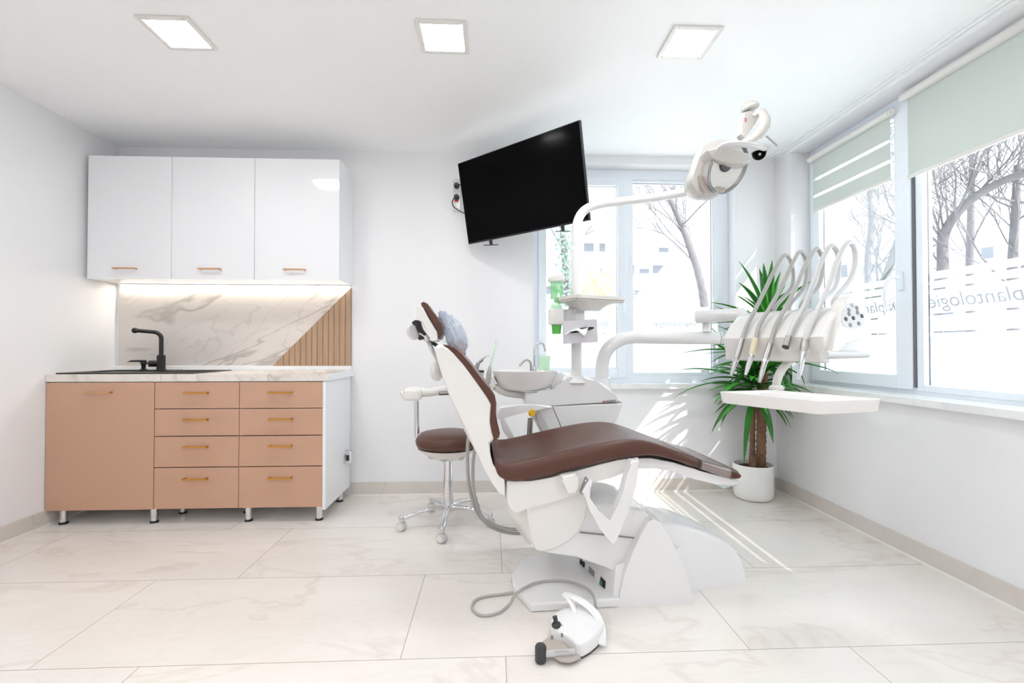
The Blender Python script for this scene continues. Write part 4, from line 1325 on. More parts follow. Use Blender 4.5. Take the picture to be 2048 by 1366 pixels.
# arm riser and lower arm
ay = 2.620
ar0 = 13.0 * ay / F_PX
a0 = at(1204, 772, Y=ay)
cpts = [at(1204, 770, Y=ay), at(1204, 742, Y=ay), at(1205, 726, Y=ay), at(1211, 706, Y=ay), at(1224, 690, Y=ay), at(1243, 679, Y=ay), at(1265, 675, Y=ay), at(1300, 675, Y=ay), at(1436, 676, Y=ay)]
la = MB().tube(catmull(cpts, 6), ar0, 28).out('lower_arm', W['enamel'], du, sharp=50)
cl0 = at(1205, 775, Y=ay)
MB().lathe([(ar0 * 1.28, 0), (ar0 * 1.25, 0.085), (ar0 * 1.1, 0.09)], (cl0.x, ay, at(1205, 786, Y=ay).z), 32).out('arm_socket', W['enamel'], du)
ec = at(1437, 676, Y=ay)
MB().tube([ec, ec + Vector((0.010, 0, 0))], ar0 * 1.03, 28).out('arm_end_cap', W['plastic'], la)

# instrument holder with suction tips left of the bowl
hy = 2.500
hl = [at(u, v, Y=hy) for u, v in ((960, 762), (975, 752), (988, 752), (992, 776), (970, 776))]
MB().prism(hl, (0, 0.12, 0), 0.008).out('suction_holder', W['plastic'], du)
MB().tube(catmull([at(990, 774, Y=2.560), at(1010, 785, Y=2.580), at(1040, 790, Y=2.600), at(1060, 792, Y=2.630)], 4), 0.02, 14).out('holder_arm', W['plastic'], du)
for (pts_, rr) in ((((938, 868), (935, 900), (936, 950), (942, 990), (957, 1030), (985, 1055), (1020, 1066), (1060, 1066)), 0.009), (((952, 880), (946, 930), (948, 985), (962, 1030), (985, 1049), (1020, 1058), (1060, 1058)), 0.0085)):
    y_ = 2.36
    P_ = [at(u, v, Y=y_ + 0.01 * i) for i, (u, v) in enumerate(pts_)]
    for p in P_:
        p.z = max(p.z, 0.03)
    P_ = [at(pts_[0][0] + 10, 790, Y=2.440)] + P_
    MB().tube(catmull(P_, 6), rr, 12).out('suction_hose', W['hose'], du)
# yellow-tipped lever
MB().tube([at(1059, 872, Y=2.37), at(1061, 836, Y=2.37)], 0.018, 14, flat=0.6).out('drain_lever', W['steel'], du)
MB().lathe([(0.001, -0.010), (0.017, -0.009), (0.020, 0), (0.017, 0.009), (0.001, 0.010)], at(1064, 826, Y=2.355), 9, axis=(0.2, -1, 0.1)).out('drain_knob', W['yellow'], du, sharp=20)

# suction handpieces standing in the holder
g = thing('syringe', 'steel three-way syringe with bent tip left of the spittoon', 'syringe', at(958, 755, Y=2.540), 'tips in the suction holder')
MB().tube(catmull([at(950, 770, Y=2.540), at(953, 740, Y=2.540), at(956, 727, Y=2.540), at(964, 720, Y=2.540)], 4), [0.013, 0.012, 0.010], 14).out('handle', W['steel'], g)
MB().tube(catmull([at(963, 721, Y=2.540), at(968, 716, Y=2.540), at(978, 711, Y=2.540)], 4), [0.008, 0.0035, 0.002], 10).out('nozzle', W['steel'], g)
g = thing('suction_handpiece', 'short grey suction handpiece without a tip beside the syringe', 'suction handpiece', at(963, 765, Y=2.520), 'tips in the suction holder')
MB().tube([at(961, 775, Y=2.520), at(963, 742, Y=2.520)], 0.014, 18).out('body', W['plastic_grey'], g)
MB().tube([at(962.7, 745, Y=2.520), at(963, 740.5, Y=2.520)], 0.0145, 18).out('socket', W['dark'], g)
g = thing('saliva_ejector', 'pale green saliva tube upright in a grey handle left of the spittoon', 'saliva ejector', at(978, 765, Y=2.500), 'tips in the suction holder')
MB().tube([at(976, 768, Y=2.500), at(978, 748, Y=2.500), at(980, 733, Y=2.500)], [0.011, 0.015, 0.008], 14).out('handle', W['hose'], g)
MB().tube([at(980, 734, Y=2.500), at(987, 705, Y=2.500), at(993, 684, Y=2.500)], 0.006, 10).out('tube', W['mint'], g)
MB().tube([at(993, 685, Y=2.500), at(994.5, 680, Y=2.500)], 0.009, 12).out('strainer', W['clear'], g)

# rinsing cup on the bowl edge
cz = at(1089, 741, Y=2.560)
c = thing('rinsing_cup', 'pale mint plastic cup under the spout on the spittoon', 'cup', cz)
rc0, rc1 = 9.5 * 2.560 / F_PX, 12.5 * 2.560 / F_PX
hh_ = at(1089, 712, Y=2.560).z - cz.z
MB().lathe([(0.001, 0.002), (rc0, 0.002), (rc1, hh_), (rc1 + 0.002, hh_ + 0.001), (rc1 - 0.001, hh_ + 0.002), (rc1 - 0.0015, hh_ - 0.001), (rc0 - 0.001, 0.004), (0.001, 0.004)], cz, 32, capb=False, capt=False).out('wall', W['mint'], c)
MB().lathe([(rc0, 0), (rc0 * 1.01, 0.003)], cz, 32).out('bottom', W['mint'], c)

# oblong instrument tray on the pole
tz_ = at(1180, 602, Y=py_).z
tr = thing('pole_tray', 'white openwork tray clamped round the unit pole before the window', 'tray', (q0.x + 0.05, py_ - 0.02, tz_))
tcx, tcy = at(1180, 600, Y=2.48).x, 2.50
ang = math.radians(24)
ea, eb = Vector((math.cos(ang), math.sin(ang), 0)), Vector((-math.sin(ang), math.cos(ang), 0))


def rrect(cx, cy, a, b, r, z, k=6):
    out = []
    for (sx, sy, st_) in ((1, 1, 0), (-1, 1, 90), (-1, -1, 180), (1, -1, 270)):
        for j in range(k + 1):
            t = math.radians(st_ + 90 * j / k)
            out.append(Vector((cx, cy, z)) + ea * (sx * (a - r) + r * math.cos(t)) + eb * (sy * (b - r) + r * math.sin(t)))
    return out


TA, TB = 0.17, 0.12
zt0, zt1 = tz_ - 0.006, tz_ + 0.014
MB().loft([rrect(tcx, tcy, TA - 0.012, TB - 0.012, 0.03, zt0), rrect(tcx, tcy, TA - 0.002, TB - 0.002, 0.04, zt0 + 0.003), rrect(tcx, tcy, TA, TB, 0.04, zt1), rrect(tcx, tcy, TA - 0.006, TB - 0.006, 0.036, zt1), rrect(tcx, tcy, TA - 0.008, TB - 0.008, 0.034, zt0 + 0.005)]).out('dish', W['plastic'], tr)
rb_ = MB()
for k in range(-8, 9):
    p = Vector((tcx, tcy, zt0 - 0.003)) + ea * (k * 0.02)
    L_ = TB * 0.80
    rb_.tube([p - eb * L_, p + eb * L_], 0.0035, 6)
for k in range(-5, 6):
    p = Vector((tcx, tcy, zt0 - 0.003)) + eb * (k * 0.021)
    L_ = TA * 0.86
    rb_.tube([p - ea * L_, p + ea * L_], 0.0035, 6)
rb_.out('lattice', W['plastic'], tr)
MB().loft([rrect(tcx - 0.01, tcy, 0.06, 0.06, 0.05, zt0 - 0.055), rrect(tcx - 0.01, tcy, 0.085, 0.075, 0.05, zt0 - 0.03), rrect(tcx, tcy, 0.13, 0.10, 0.05, zt0 - 0.004)]).out('support_boss', W['plastic'], tr)
MB().lathe([(pr0 * 1.6, -0.14), (pr0 * 1.6, -0.02), (pr0 * 1.45, 0.0)], (q0.x, py_, tz_ - 0.02), 28).out('clamp', W['plastic'], tr)
MB().tube([Vector((q0.x + 0.03, py_ - 0.03, tz_ - 0.06)), Vector((q0.x - 0.02, py_ - 0.065, tz_ - 0.06))], 0.011, 14).out('clamp_screw', W['plastic_grey'], tr)

# cup dispenser
cy_ = 2.50
cx_ = at(1113, 600, Y=cy_).x
z1_, z2_, z3_, z4_, z5_, z6_ = [at(1113, v, Y=cy_).z for v in (668, 650, 618, 565, 562, 550)]
sc_ = cy_ / F_PX
cd_ = thing('cup_dispenser', 'green tubular cup dispenser hung on the pole left of the tray', 'cup dispenser', (cx_, cy_, z1_))
MB().box(cx_ - 15 * sc_, cx_ + 13 * sc_, cy_ - 0.04, cy_ + 0.04, z2_, z3_, 0.006).out('holder', W['plastic'], cd_)
MB().box(cx_ + 10 * sc_, q0.x - 0.01, cy_ - 0.015, cy_ + 0.045, z2_ + 0.002, z3_ - 0.002, 0.004).out('bracket', W['plastic_grey'], cd_)
MB().lathe([(11 * sc_, 0), (12.5 * sc_, z4_ - z3_)], (cx_, cy_, z3_ - 0.002), 32).out('cup_tube', W['green'], cd_)
MB().lathe([(12.5 * sc_, 0), (12.8 * sc_, 0.006)], (cx_, cy_, z4_ - 0.002), 32).out('tube_rim', W['clear'], cd_)
MB().prism([(cx_ - 15 * sc_, cy_ - 0.042, z4_), (cx_ - 17 * sc_, cy_ - 0.042, z5_ + 0.01), (cx_ - 15 * sc_, cy_ - 0.042, z6_ - 0.012), (cx_ + 13 * sc_, cy_ - 0.042, z6_ + 0.005), (cx_ + 14 * sc_, cy_ - 0.042, z4_ + 0.003)], (0, 0.084, 0), 0.006).out('lid', W['plastic'], cd_)
c = thing('paper_cup', 'bright green plastic cup poking out below the dispenser', 'cup', (cx_, cy_, z1_))
MB().lathe([(0.001, 0.001), (8.6 * sc_, 0.0), (10.3 * sc_, z2_ - z1_ + 0.001), (9.9 * sc_, z2_ - z1_ + 0.001), (8.2 * sc_, 0.003), (0.001, 0.003)], (cx_, cy_, z1_), 28, capb=False, capt=False).out('wall', W['green_deep'], c)

# tissue box
t0, t1, t2, t3 = [at(u, v, Y=y) for u, v, y in ((1126, 642, 2.440), (1194, 638, 2.420), (1195.5, 684, 2.420), (1127.5, 688, 2.440))]
tb = thing('tissue_box', 'pale grey tissue box on the pole with a tissue pulled out', 'tissue box', (t0 + t2) / 2)
fn = (t1 - t0).cross(t2 - t0).normalized()
if fn.y < 0:
    fn = -fn
MB().prism([t0, t1, t2, t3], fn * 0.06, 0.002).out('box', W['card'], tb)
fu = (t1 - t0).normalized(); fv = fn.cross(fu)
fc = at(1163, 660, Y=2.430) - fn * 0.001
k_ = (fc - t0).dot(fn); fc = fc - fn * (k_ + 0.0012)
op = [fc + fu * (0.066 * math.cos(a)) + Vector((0, 0, 0.011 * math.sin(a) + 0.008 * math.cos(a))) for a in [2 * math.pi * i / 28 for i in range(28)]]
MB().prism(op, fn * 0.0015).out('opening', W['darkgap'], tb)
tis = thing('tissue', 'white paper tissue sticking out of the grey tissue box', 'tissue', fc)
mb = MB()
tback = [(1136, 663), (1145, 661), (1155, 659), (1165, 657), (1176, 655)]
tmid = [(1132, 667), (1144, 660), (1157, 656), (1168, 662), (1179, 652)]
tfront = [(1129, 670), (1143, 663), (1156, 662), (1170, 672), (1178, 649)]
rows = []
for k_, (tr_, dd) in enumerate(((tback, -0.002), (tmid, 0.016), (tfront, 0.030))):
    rr_ = []
    for u, v in tr_:
        d = ray(u, v)
        k2 = (fc - fn * dd - _eye).dot(fn) / d.dot(fn)
        rr_.append(_eye + d * k2)
    rows.append(catmull(rr_, 4))
vs = [[mb.bm.verts.new(p) for p in r_] for r_ in rows]
for j in range(2):
    for i in range(len(rows[0]) - 1):
        mb.bm.faces.new([vs[j][i], vs[j][i + 1], vs[j + 1][i + 1], vs[j + 1][i]])
sheet = mb.out('sheet', W['paper'], tis, sharp=60)
sd_ = sheet.modifiers.new('thickness', 'SOLIDIFY'); sd_.thickness = 0.0008

# ================================================================== OPERATING LAMP
LY = 2.22
dl = thing('dental_lamp', 'white dental operating lamp on a curved arm above the chair', 'operating lamp', Vector((q0.x, py_, q1.z)))
ap = [(1153, 492, py_), (1153, 462, py_), (1155, 445, 2.528), (1161, 430, 2.525), (1171, 419, 2.52), (1186, 412, 2.515), (1210, 407, 2.505), (1250, 402, 2.48), (1300, 396, 2.45), (1350, 388, 2.42), (1400, 379, 2.39), (1440, 366, 2.37)]
ap = [at(u, v, Y=y) for u, v, y in ap]
cap_ = catmull(ap, 5)
rad = [10 * 2.53 / F_PX - 0.002 * 0 - (0.004 * min(1, i / 30)) for i in range(len(cap_))]
MB().tube(cap_, rad, 22).out('arm', W['enamel'], dl, sharp=50)
# rising link behind the head to the top joint
MB().tube([at(1440, 366, Y=2.37), at(1455, 330, Y=2.37), at(1476, 265, Y=2.38), at(1487, 232, Y=2.36)], [0.022, 0.020, 0.016, 0.014], 16).out('riser_link', W['enamel'], dl)
j0 = at(1500, 216, Y=2.34)
MB().lathe([(0.001, -0.012), (0.040, -0.010), (0.046, -0.002), (0.044, 0.004), (0.038, 0.008), (0.036, 0.018), (0.026, 0.026), (0.001, 0.028)], j0, 30, axis=(-0.25, 0, 1)).out('top_joint', W['lamp_plastic'], dl, sharp=50)
tj = [(1486, 224), (1500, 220), (1516, 222), (1520, 232), (1512, 246), (1500, 262), (1490, 275), (1481, 268), (1484, 248)]
MB().prism([at(u, v, Y=2.32) for u, v in tj], (0, 0.06, 0), 0.010, 3).out('joint_body', W['lamp_plastic'], dl)
MB().box(*(lambda a, b: (a.x, b.x, 2.318, 2.322, b.z, a.z))(at(1489.5, 236, Y=2.32), at(1493, 244, Y=2.32))).out('warning_label', W['redink'], dl)
MB().tube(catmull([at(1506, 232, Y=2.30), at(1522, 224, Y=2.28), at(1530, 238, Y=2.26), at(1528, 252, Y=2.25), at(1518, 268, Y=2.24), at(1500, 282, Y=2.23), at(1482, 287, Y=2.22)], 5), [0.014, 0.022, 0.026, 0.024, 0.020, 0.014], 16, flat=0.75).out('yoke', W['lamp_plastic'], dl, sharp=60)
MB().tube([at(1524, 252, Y=2.30), at(1531, 262, Y=2.30)], 0.026, 18).out('rear_knuckle', W['plastic_grey'], dl)
MB().tube([at(1518, 272, Y=2.28), at(1530, 258, Y=2.28)], 0.018, 16).out('motor_housing', W['plastic_grey'], dl)
MB().tube([at(1532, 272, Y=2.28), at(1554, 292, Y=2.27)], 0.0055, 10).out('handle_rod', W['steel'], dl)
# head: casing with a dished mirror turned down to the right
hd_out = [(1388, 362), (1391, 345), (1400, 318), (1407, 298), (1414, 282), (1428, 273), (1448, 270), (1468, 271), (1482, 277), (1492, 290), (1498, 305), (1497, 318), (1490, 338), (1478, 358), (1462, 374), (1448, 384), (1430, 389), (1412, 388), (1397, 379)]
hy0 = 2.16
hp = [at(u, v, Y=hy0) for u, v in hd_out]
hc = sum(hp, Vector()) / len(hp)
face_c = at(1455, 330, Y=hy0 - 0.06)
rings = []
for k, dy, sh in ((0.55, 0.15, 0), (0.86, 0.125, 0), (0.97, 0.09, 0), (1.0, 0.05, 0), (0.985, 0.015, 0.0), (0.95, 0.0, 0)):
    rings.append([hc + (p - hc) * k + Vector((0, dy + 0.035, 0)) for p in hp])
casing = MB().loft(rings).out('lamp_casing', W['lamp_plastic'], dl, sharp=60)
md = Vector((0.28, -0.86, -0.42)).normalized()
mc = at(1456, 336, Y=hy0 - 0.02)
R0 = 45 * hy0 / F_PX
MB().lathe([(R0 * 1.0, -0.006), (R0 * 1.03, 0.0), (R0 * 1.02, 0.006), (R0 * 0.94, 0.004), (R0 * 0.80, -0.018), (R0 * 0.5, -0.038), (R0 * 0.2, -0.046), (0.001, -0.047)], mc, 44, axis=md, sx=0.98, sy=1.15, capb=False).out('reflector', W['reflector'], dl, sharp=60)
MB().lathe([(R0 * 0.92, -0.05), (R0 * 1.0, -0.007), (R0 * 1.0, -0.005)], mc, 40, axis=md, sx=0.98, sy=1.15).out('reflector_shell', W['lamp_plastic'], dl, sharp=60)
visor = [(1415, 300), (1430, 294), (1452, 297), (1475, 302), (1497, 306), (1505, 314), (1503, 322), (1490, 326), (1466, 326), (1444, 322), (1425, 316)]
MB().prism([at(u, v, Y=hy0 - 0.075) for u, v in visor], (0, 0.09, 0), 0.010, 3).out('visor', W['lamp_plastic'], dl, sharp=40)
bl_ = at(1453, 328, Y=hy0 - 0.030)
MB().lathe([(0.001, -0.02), (0.034, -0.02), (0.036, 0.0), (0.030, 0.006), (0.001, 0.007)], bl_, 28, axis=md).out('bulb_shield', W['dark'], dl)
MB().lathe([(0.011, 0.006), (0.010, 0.011), (0.001, 0.012)], bl_, 20, axis=md).out('bulb_cap', W['plastic_grey'], dl)
wd = [(1399, 350), (1408, 353), (1418, 366), (1432, 374), (1452, 375), (1450, 383), (1430, 387.5), (1412, 386), (1403, 373)]
MB().prism([at(u, v, Y=hy0 + 0.010) for u, v in wd], (0, 0.04, 0), 0.003).out('side_window', W['amber'], dl)
MB().tube(catmull([at(1436, 302, Y=2.07), at(1442, 294, Y=2.04), at(1456, 289, Y=2.02), at(1480, 288, Y=2.02), at(1505, 291, Y=2.03), at(1529, 297, Y=2.05)], 5), [0.013, 0.015, 0.016, 0.016, 0.015, 0.013], 14, flat=0.85).out('grip_handle', W['plastic_grey'], dl, sharp=60)

# security camera in the ceiling corner
cc = at(1518, 305, Y=3.20)
sc2 = thing('security_camera', 'small white dome camera with dark eye under the ceiling corner', 'security camera', (cc.x, 3.20, ZC))
MB().lathe([(0.056, at(1518, 305, Y=3.2).z - ZC), (0.058, at(1518, 298, Y=3.2).z - ZC), (0.054, -0.0002)], (cc.x, 3.20, ZC), 32).out('housing', W['plastic'], sc2)
zc_ = at(1520, 307, Y=3.2).z
MB().ell((cc.x, 3.20, zc_), (0.046, 0.046, 0.046), None, 28, 18).out('dome', W['black_gloss'], sc2)
MB().lathe([(0.001, 0), (0.009, 0.0), (0.009, 0.006), (0.001, 0.007)], Vector((cc.x, 3.20, zc_)) + Vector((-0.35, -0.8, -0.45)).normalized() * 0.042, 20, axis=(-0.35, -0.8, -0.45)).out('lens', W['hose'], sc2)

# ================================================================== INSTRUMENT CONSOLE OVER THE LEGS
# far end towards the wall, near end towards the viewer; instruments hang on its left face
NE = at(1655, 700, Y=1.82)
FE = at(1452, 700, Y=2.26)
ld = Vector((NE.x - FE.x, NE.y - FE.y, 0))
LL = ld.length
ld.normalize()
fd = Vector((ld.y, -ld.x, 0))
if fd.x > 0:
    fd = -fd


class ConFrame:
    def pt(self, l, f, z):
        return Vector((FE.x, FE.y, 0)) + ld * l + fd * f + Vector((0, 0, z))

    def hit(self, u, v, l):
        """point on the upright cross plane at distance l from the far end"""
        d = ray(u, v)
        o = Vector((FE.x, FE.y, 0)) + ld * l
        t = (o - _eye).dot(ld) / d.dot(ld)
        return _eye + d * t

    def hitf(self, u, v, f):
        d = ray(u, v)
        o = Vector((FE.x, FE.y, 0)) + fd * f
        t = (o - _eye).dot(fd) / d.dot(fd)
        return _eye + d * t


CF = ConFrame()
ic = thing('instrument_console', 'white instrument console on a jointed arm over the leg rest', 'instrument console', CF.pt(LL / 2, -0.1, 0.95))
# cross section (f towards the patient, z) taken from the near end
zA, zB = CF.hitf(1648, 718, 0).z, CF.hitf(1500, 716, 0).z
zlo = (zA + zB) / 2
sect = [(0.002, zlo + 0.0), (0.012, zlo + 0.018), (0.030, zlo + 0.092), (-0.02, zlo + 0.155), (-0.075, zlo + 0.20), (-0.135, zlo + 0.222), (-0.20, zlo + 0.215), (-0.26, zlo + 0.17), (-0.27, zlo + 0.09), (-0.22, zlo + 0.03), (-0.10, zlo + 0.0)]
rings = []
for l, k in ((0.0, 0.93), (0.006, 0.98), (0.02, 1.0), (LL - 0.02, 1.0), (LL - 0.006, 0.985), (LL, 0.95)):
    cz0 = (-0.12, zlo + 0.10)
    rings.append([CF.pt(l, cz0[0] + (f - cz0[0]) * k, cz0[1] + (z - cz0[1]) * k) for f, z in sect])
MB().loft(rings).out('console_body', W['plastic'], ic, sharp=28)
# lower lip of the front face
lip = [(0.010, zlo + 0.018), (0.018, zlo + 0.020), (0.012, zlo - 0.010), (-0.03, zlo - 0.016), (-0.03, zlo + 0.002)]
rings = [[CF.pt(l, f, z) for f, z in lip] for l in (0.01, LL - 0.01)]
MB().loft(rings).out('front_lip', W['plastic'], ic)
# near end with keypad
wing = [(1664, 704), (1668, 686), (1674, 662), (1682, 634), (1690, 606), (1697, 594), (1708, 590), (1718, 595), (1734, 616), (1748, 650), (1749, 662), (1742, 672), (1716, 680), (1690, 689), (1674, 706), (1668, 714)]
wp = [CF.hit(u, v, LL + 0.02) for u, v in wing]
wc = sum(wp, Vector()) / len(wp)
rings = [[wc + (p - wc) * k + ld * o_ for p in wp] for k, o_ in ((0.97, -0.05), (1.0, -0.035), (1.0, -0.012), (0.985, -0.004), (0.95, 0.0))]
MB().loft(rings).out('control_end', W['plastic'], ic, sharp=40)
kp = [(1686, 622), (1694, 608), (1706, 605), (1717, 612), (1728, 634), (1730, 645), (1722, 654), (1700, 657), (1686, 652), (1682, 643)]
kpad = MB().prism([CF.hit(u, v, LL + 0.0210) for u, v in kp], ld * -0.004, 0.001).out('keypad', W['hose_light'], ic)
for (u, v, dk) in ((1705, 611, 0), (1698, 620, 1), (1714, 616, 1), (1698.5, 628, 1), (1715.5, 625, 1), (1692, 638, 2), (1707, 636, 2), (1724, 632, 2), (1701, 650, 1), (1718, 647, 1)):
    c_ = CF.hit(u, v, LL + 0.0216)
    MB().lathe([(0.0105, -0.002), (0.0105, 0.0012), (0.008, 0.002), (0.001, 0.002)], c_, 20, axis=ld, sx=1.05, sy=0.75).out('key', W[('hose', 'inkgrey', 'dark')[dk]], kpad)
# side handle
MB().tube([CF.hit(1648, 709, LL + 0.02), CF.hit(1668, 710, LL + 0.02), CF.hit(1733, 709, LL + 0.02)], [0.018, 0.016, 0.0145], 18).out('handle', W['plastic_grey'], ic)
# upper swing arm from the unit to the console
uy = 2.70
post0, post1 = at(1413, 664, Y=2.60), at(1413, 640, Y=2.60)
MB().tube([post0, post1], 0.024, 20).out('arm_pivot', W['enamel'], ic)
ae = CF.pt(0.06, -0.20, zlo + 0.12)
a_s = at(1391, 634, Y=2.60)
a_m = at(1480, 629, Y=2.47)
MB().tube([a_s, a_s + (a_m - a_s) * 0.03, a_m, ae], [0.030, 0.037, 0.037, 0.035], 24).out('upper_arm', W['enamel'], ic, sharp=50)
# bracket to the tray and the tray itself
TZ = 0.875
tp4 = [at(u, v, Z=TZ) for u, v in ((1434, 783), (1640, 803), (1768, 798))]
tp4.append(tp4[0] + tp4[2] - tp4[1])
ctr = sum(tp4, Vector()) / 4
def ring_t(k, z, rr=0.03):
    out = []
    for i in range(4):
        p0, p1, p2 = tp4[i - 1], tp4[i], tp4[(i + 1) % 4]
        a = (p0 - p1).normalized(); b_ = (p2 - p1).normalized()
        A_ = p1 + a * rr; B_ = p1 + b_ * rr
        for j in range(7):
            t = j / 6
            q_ = A_ * (1 - t) ** 2 + p1 * 2 * t * (1 - t) + B_ * t * t
            q_ = ctr + (q_ - ctr) * k
            out.append(Vector((q_.x, q_.y, z)))
    return out


MB().loft([ring_t(0.90, TZ - 0.045), ring_t(0.955, TZ - 0.044), ring_t(0.975, TZ - 0.038), ring_t(1.0, TZ - 0.002), ring_t(0.995, TZ), ring_t(0.97, TZ), ring_t(0.95, TZ - 0.010), ring_t(0.93, TZ - 0.012)]).out('tray', W['plastic_warm'], ic, sharp=40)
b1 = at(1556, 775, Y=ctr.y + 0.06)
MB().tube(catmull([Vector((at(1553, 782, Y=2.05).x, 2.05, TZ - 0.014)), at(1554, 762, Y=2.05), at(1562, 742, Y=2.04), at(1580, 722, Y=2.03), at(1600, 712, Y=2.02)], 5), 0.022, 16, flat=0.7, upv=(0, 1, 0)).out('tray_bracket', W['plastic'], ic)
MB().lathe([(0.03, 0), (0.03, 0.012), (0.022, 0.02)], (at(1553, 782, Y=2.05).x, 2.05, TZ - 0.014), 24).out('bracket_foot', W['plastic'], ic)

# five handpieces with arched hoses
specs = [
    ('handpiece', 'slim fluted steel handpiece at the far end of the console', [(1578, 516), (1567, 512), (1549, 540), (1530, 580), (1510, 620), (1492, 655), (1484, 680)], (1484, 680), (1471, 722), (1462, 752), 'steel', 'steel', (1586, 540), (1583, 575), (1552, 612), 'hose'),
    ('handpiece', 'ivory handpiece second from the far end of the console', [(1608, 510), (1597, 505), (1581, 535), (1562, 575), (1540, 615), (1519, 650), (1511, 678)], (1511, 678), (1503, 712), (1491, 750), 'ivory', 'plastic_grey', (1614, 535), (1608, 575), (1580, 610), 'hose'),
    ('handpiece', 'steel handpiece in the middle with a thick ringed neck', [(1640, 504), (1630, 499), (1612, 528), (1594, 570), (1574, 610), (1552, 650), (1541, 688)], (1541, 688), (1530, 722), (1519, 765), 'steel', 'steel', (1646, 530), (1636, 575), (1604, 607), 'hose'),
    ('air_hose', 'empty hose with open black coupling, fourth from the far end', [(1671, 498), (1659, 493), (1643, 522), (1625, 570), (1607, 615), (1587, 650), (1578, 672)], (1578, 672), (1573, 690), (1571, 694), 'steel', 'dark', (1678, 525), (1670, 575), (1640, 604), 'hose_light'),
    ('handpiece', 'long steel handpiece nearest the keypad end', [(1706, 490), (1695, 487), (1677, 515), (1660, 565), (1640, 610), (1621, 650), (1610, 680)], (1610, 680), (1606, 705), (1597, 760), 'steel', 'chrome', (1711, 520), (1700, 560), (1668, 600), 'hose_light'),
]
FVEC = fd


def hang_l(u, v, f):
    """distance along the console at which this photo point lies f in front of the face"""
    lo_, hi_ = -0.1, LL + 0.1
    for _ in range(40):
        mid = (lo_ + hi_) / 2
        p = CF.hit(u, v, mid)
        ff = (p - Vector((FE.x, FE.y, 0))).dot(FVEC)
        if ff < f:
            lo_ = mid
        else:
            hi_ = mid
    return (lo_ + hi_) / 2


for i, (nm, lab, hp_, c0_, c1_, c2_, m1, m2, b0_, b1_, b2_, hm) in enumerate(specs):
    l = hang_l(c0_[0], c0_[1], 0.045)

    def onl(u, v, f=0):
        return CF.hit(u, v, l)
    fr = onl(*c1_)
    g = thing(nm, lab, 'dental handpiece' if nm == 'handpiece' else 'air hose', fr, 'handpieces on the console')
    arch = [CF.pt(l, -0.185, zlo + 0.205), onl(*b2_), onl(*b1_), onl(*b0_)] + [onl(u, v) for u, v in hp_]
    MB().tube(catmull(arch, 6), 0.0095 if i < 3 else 0.011, 12).out('hose', W[hm], g, sharp=60)
    pa, pb, pcx = onl(*c0_), onl(*c1_), onl(*c2_)
    if nm == 'handpiece':
        MB().tube([pa + (pa - pb) * 0.05, pa.lerp(pb, 0.5), pb], [0.0125, 0.0145, 0.0125], 18).out('grip', W[m1], g)
        MB().tube([pb, pb.lerp(pcx, 0.6), pcx], [0.0115, 0.010, 0.0055], 16).out('nose', W[m2 if i != 1 else 'plastic_grey'], g)
        MB().tube([pb.lerp(pa, 0.06), pb.lerp(pa, -0.06)], 0.0135, 18).out('ring', W['chrome'], g)
    else:
        MB().tube([pa, pb, pcx], [0.012, 0.0145, 0.0145], 18).out('coupling', W[m1], g)
        MB().tube([pcx.lerp(pb, 0.3), pcx + (pcx - pb) * 0.25], 0.0135, 18).out('opening', W['blackplastic'], g)
    # saddle on the console ridge where the hose leaves
    MB().tube([arch[0] - Vector((0, 0, 0.01)), arch[0].lerp(arch[1], 0.22)], 0.0155, 16).out('hose_sleeve', W['plastic'], g)

# ================================================================== POTTED YUCCA
PC = Vector((1.825, 3.195, 0))
pt = thing('potted_yucca', 'tall yucca in a white round pot in the corner between the windows', 'potted plant', PC)
MB().lathe([(0.100, 0.0), (0.118, 0.008), (0.127, 0.030), (0.130, 0.06), (0.130, 0.236), (0.127, 0.240), (0.122, 0.236), (0.120, 0.20), (0.001, 0.20)], PC, 48, capt=False).out('pot', W['pot'], pt, sharp=50)
MB().lathe([(0.121, 0.0), (0.10, 0.010), (0.05, 0.014), (0.001, 0.014)], PC + Vector((0, 0, 0.205)), 36).out('soil', W['soil'], pt)
rnd = random.Random(11)


def trunk(pts, r0, name='trunk'):
    pts = catmull(pts, 14)
    rs = [r0 * (1 + 0.10 * math.sin(i * 2.4) + 0.05 * math.sin(i * 5.1)) for i in range(len(pts))]
    return MB().tube(pts, rs, 16).out(name, W['bark'], pt, sharp=80)


tx = at(1522, 900, Y=3.17).x
trunk([(tx, 3.17, 0.20), (tx + 0.002, 3.17, 0.40), (tx + 0.004, 3.165, 0.62), (tx + 0.012, 3.16, 0.85), (tx + 0.03, 3.165, 1.08), (tx + 0.045, 3.16, 1.22)], 0.031)
trunk([(tx - 0.045, 3.20, 0.20), (tx - 0.044, 3.20, 0.40), (tx - 0.042, 3.195, 0.60), (tx - 0.04, 3.19, 0.72)], 0.018)
stub = trunk([(tx - 0.075, 3.14, 0.20), (tx - 0.078, 3.14, 0.27), (tx - 0.076, 3.135, 0.318)], 0.024, 'cut_stem')
MB().lathe([(0.021, 0), (0.019, 0.004), (0.001, 0.005)], (tx - 0.076, 3.135, 0.318), 18).out('cut_end', W['dark'], stub)


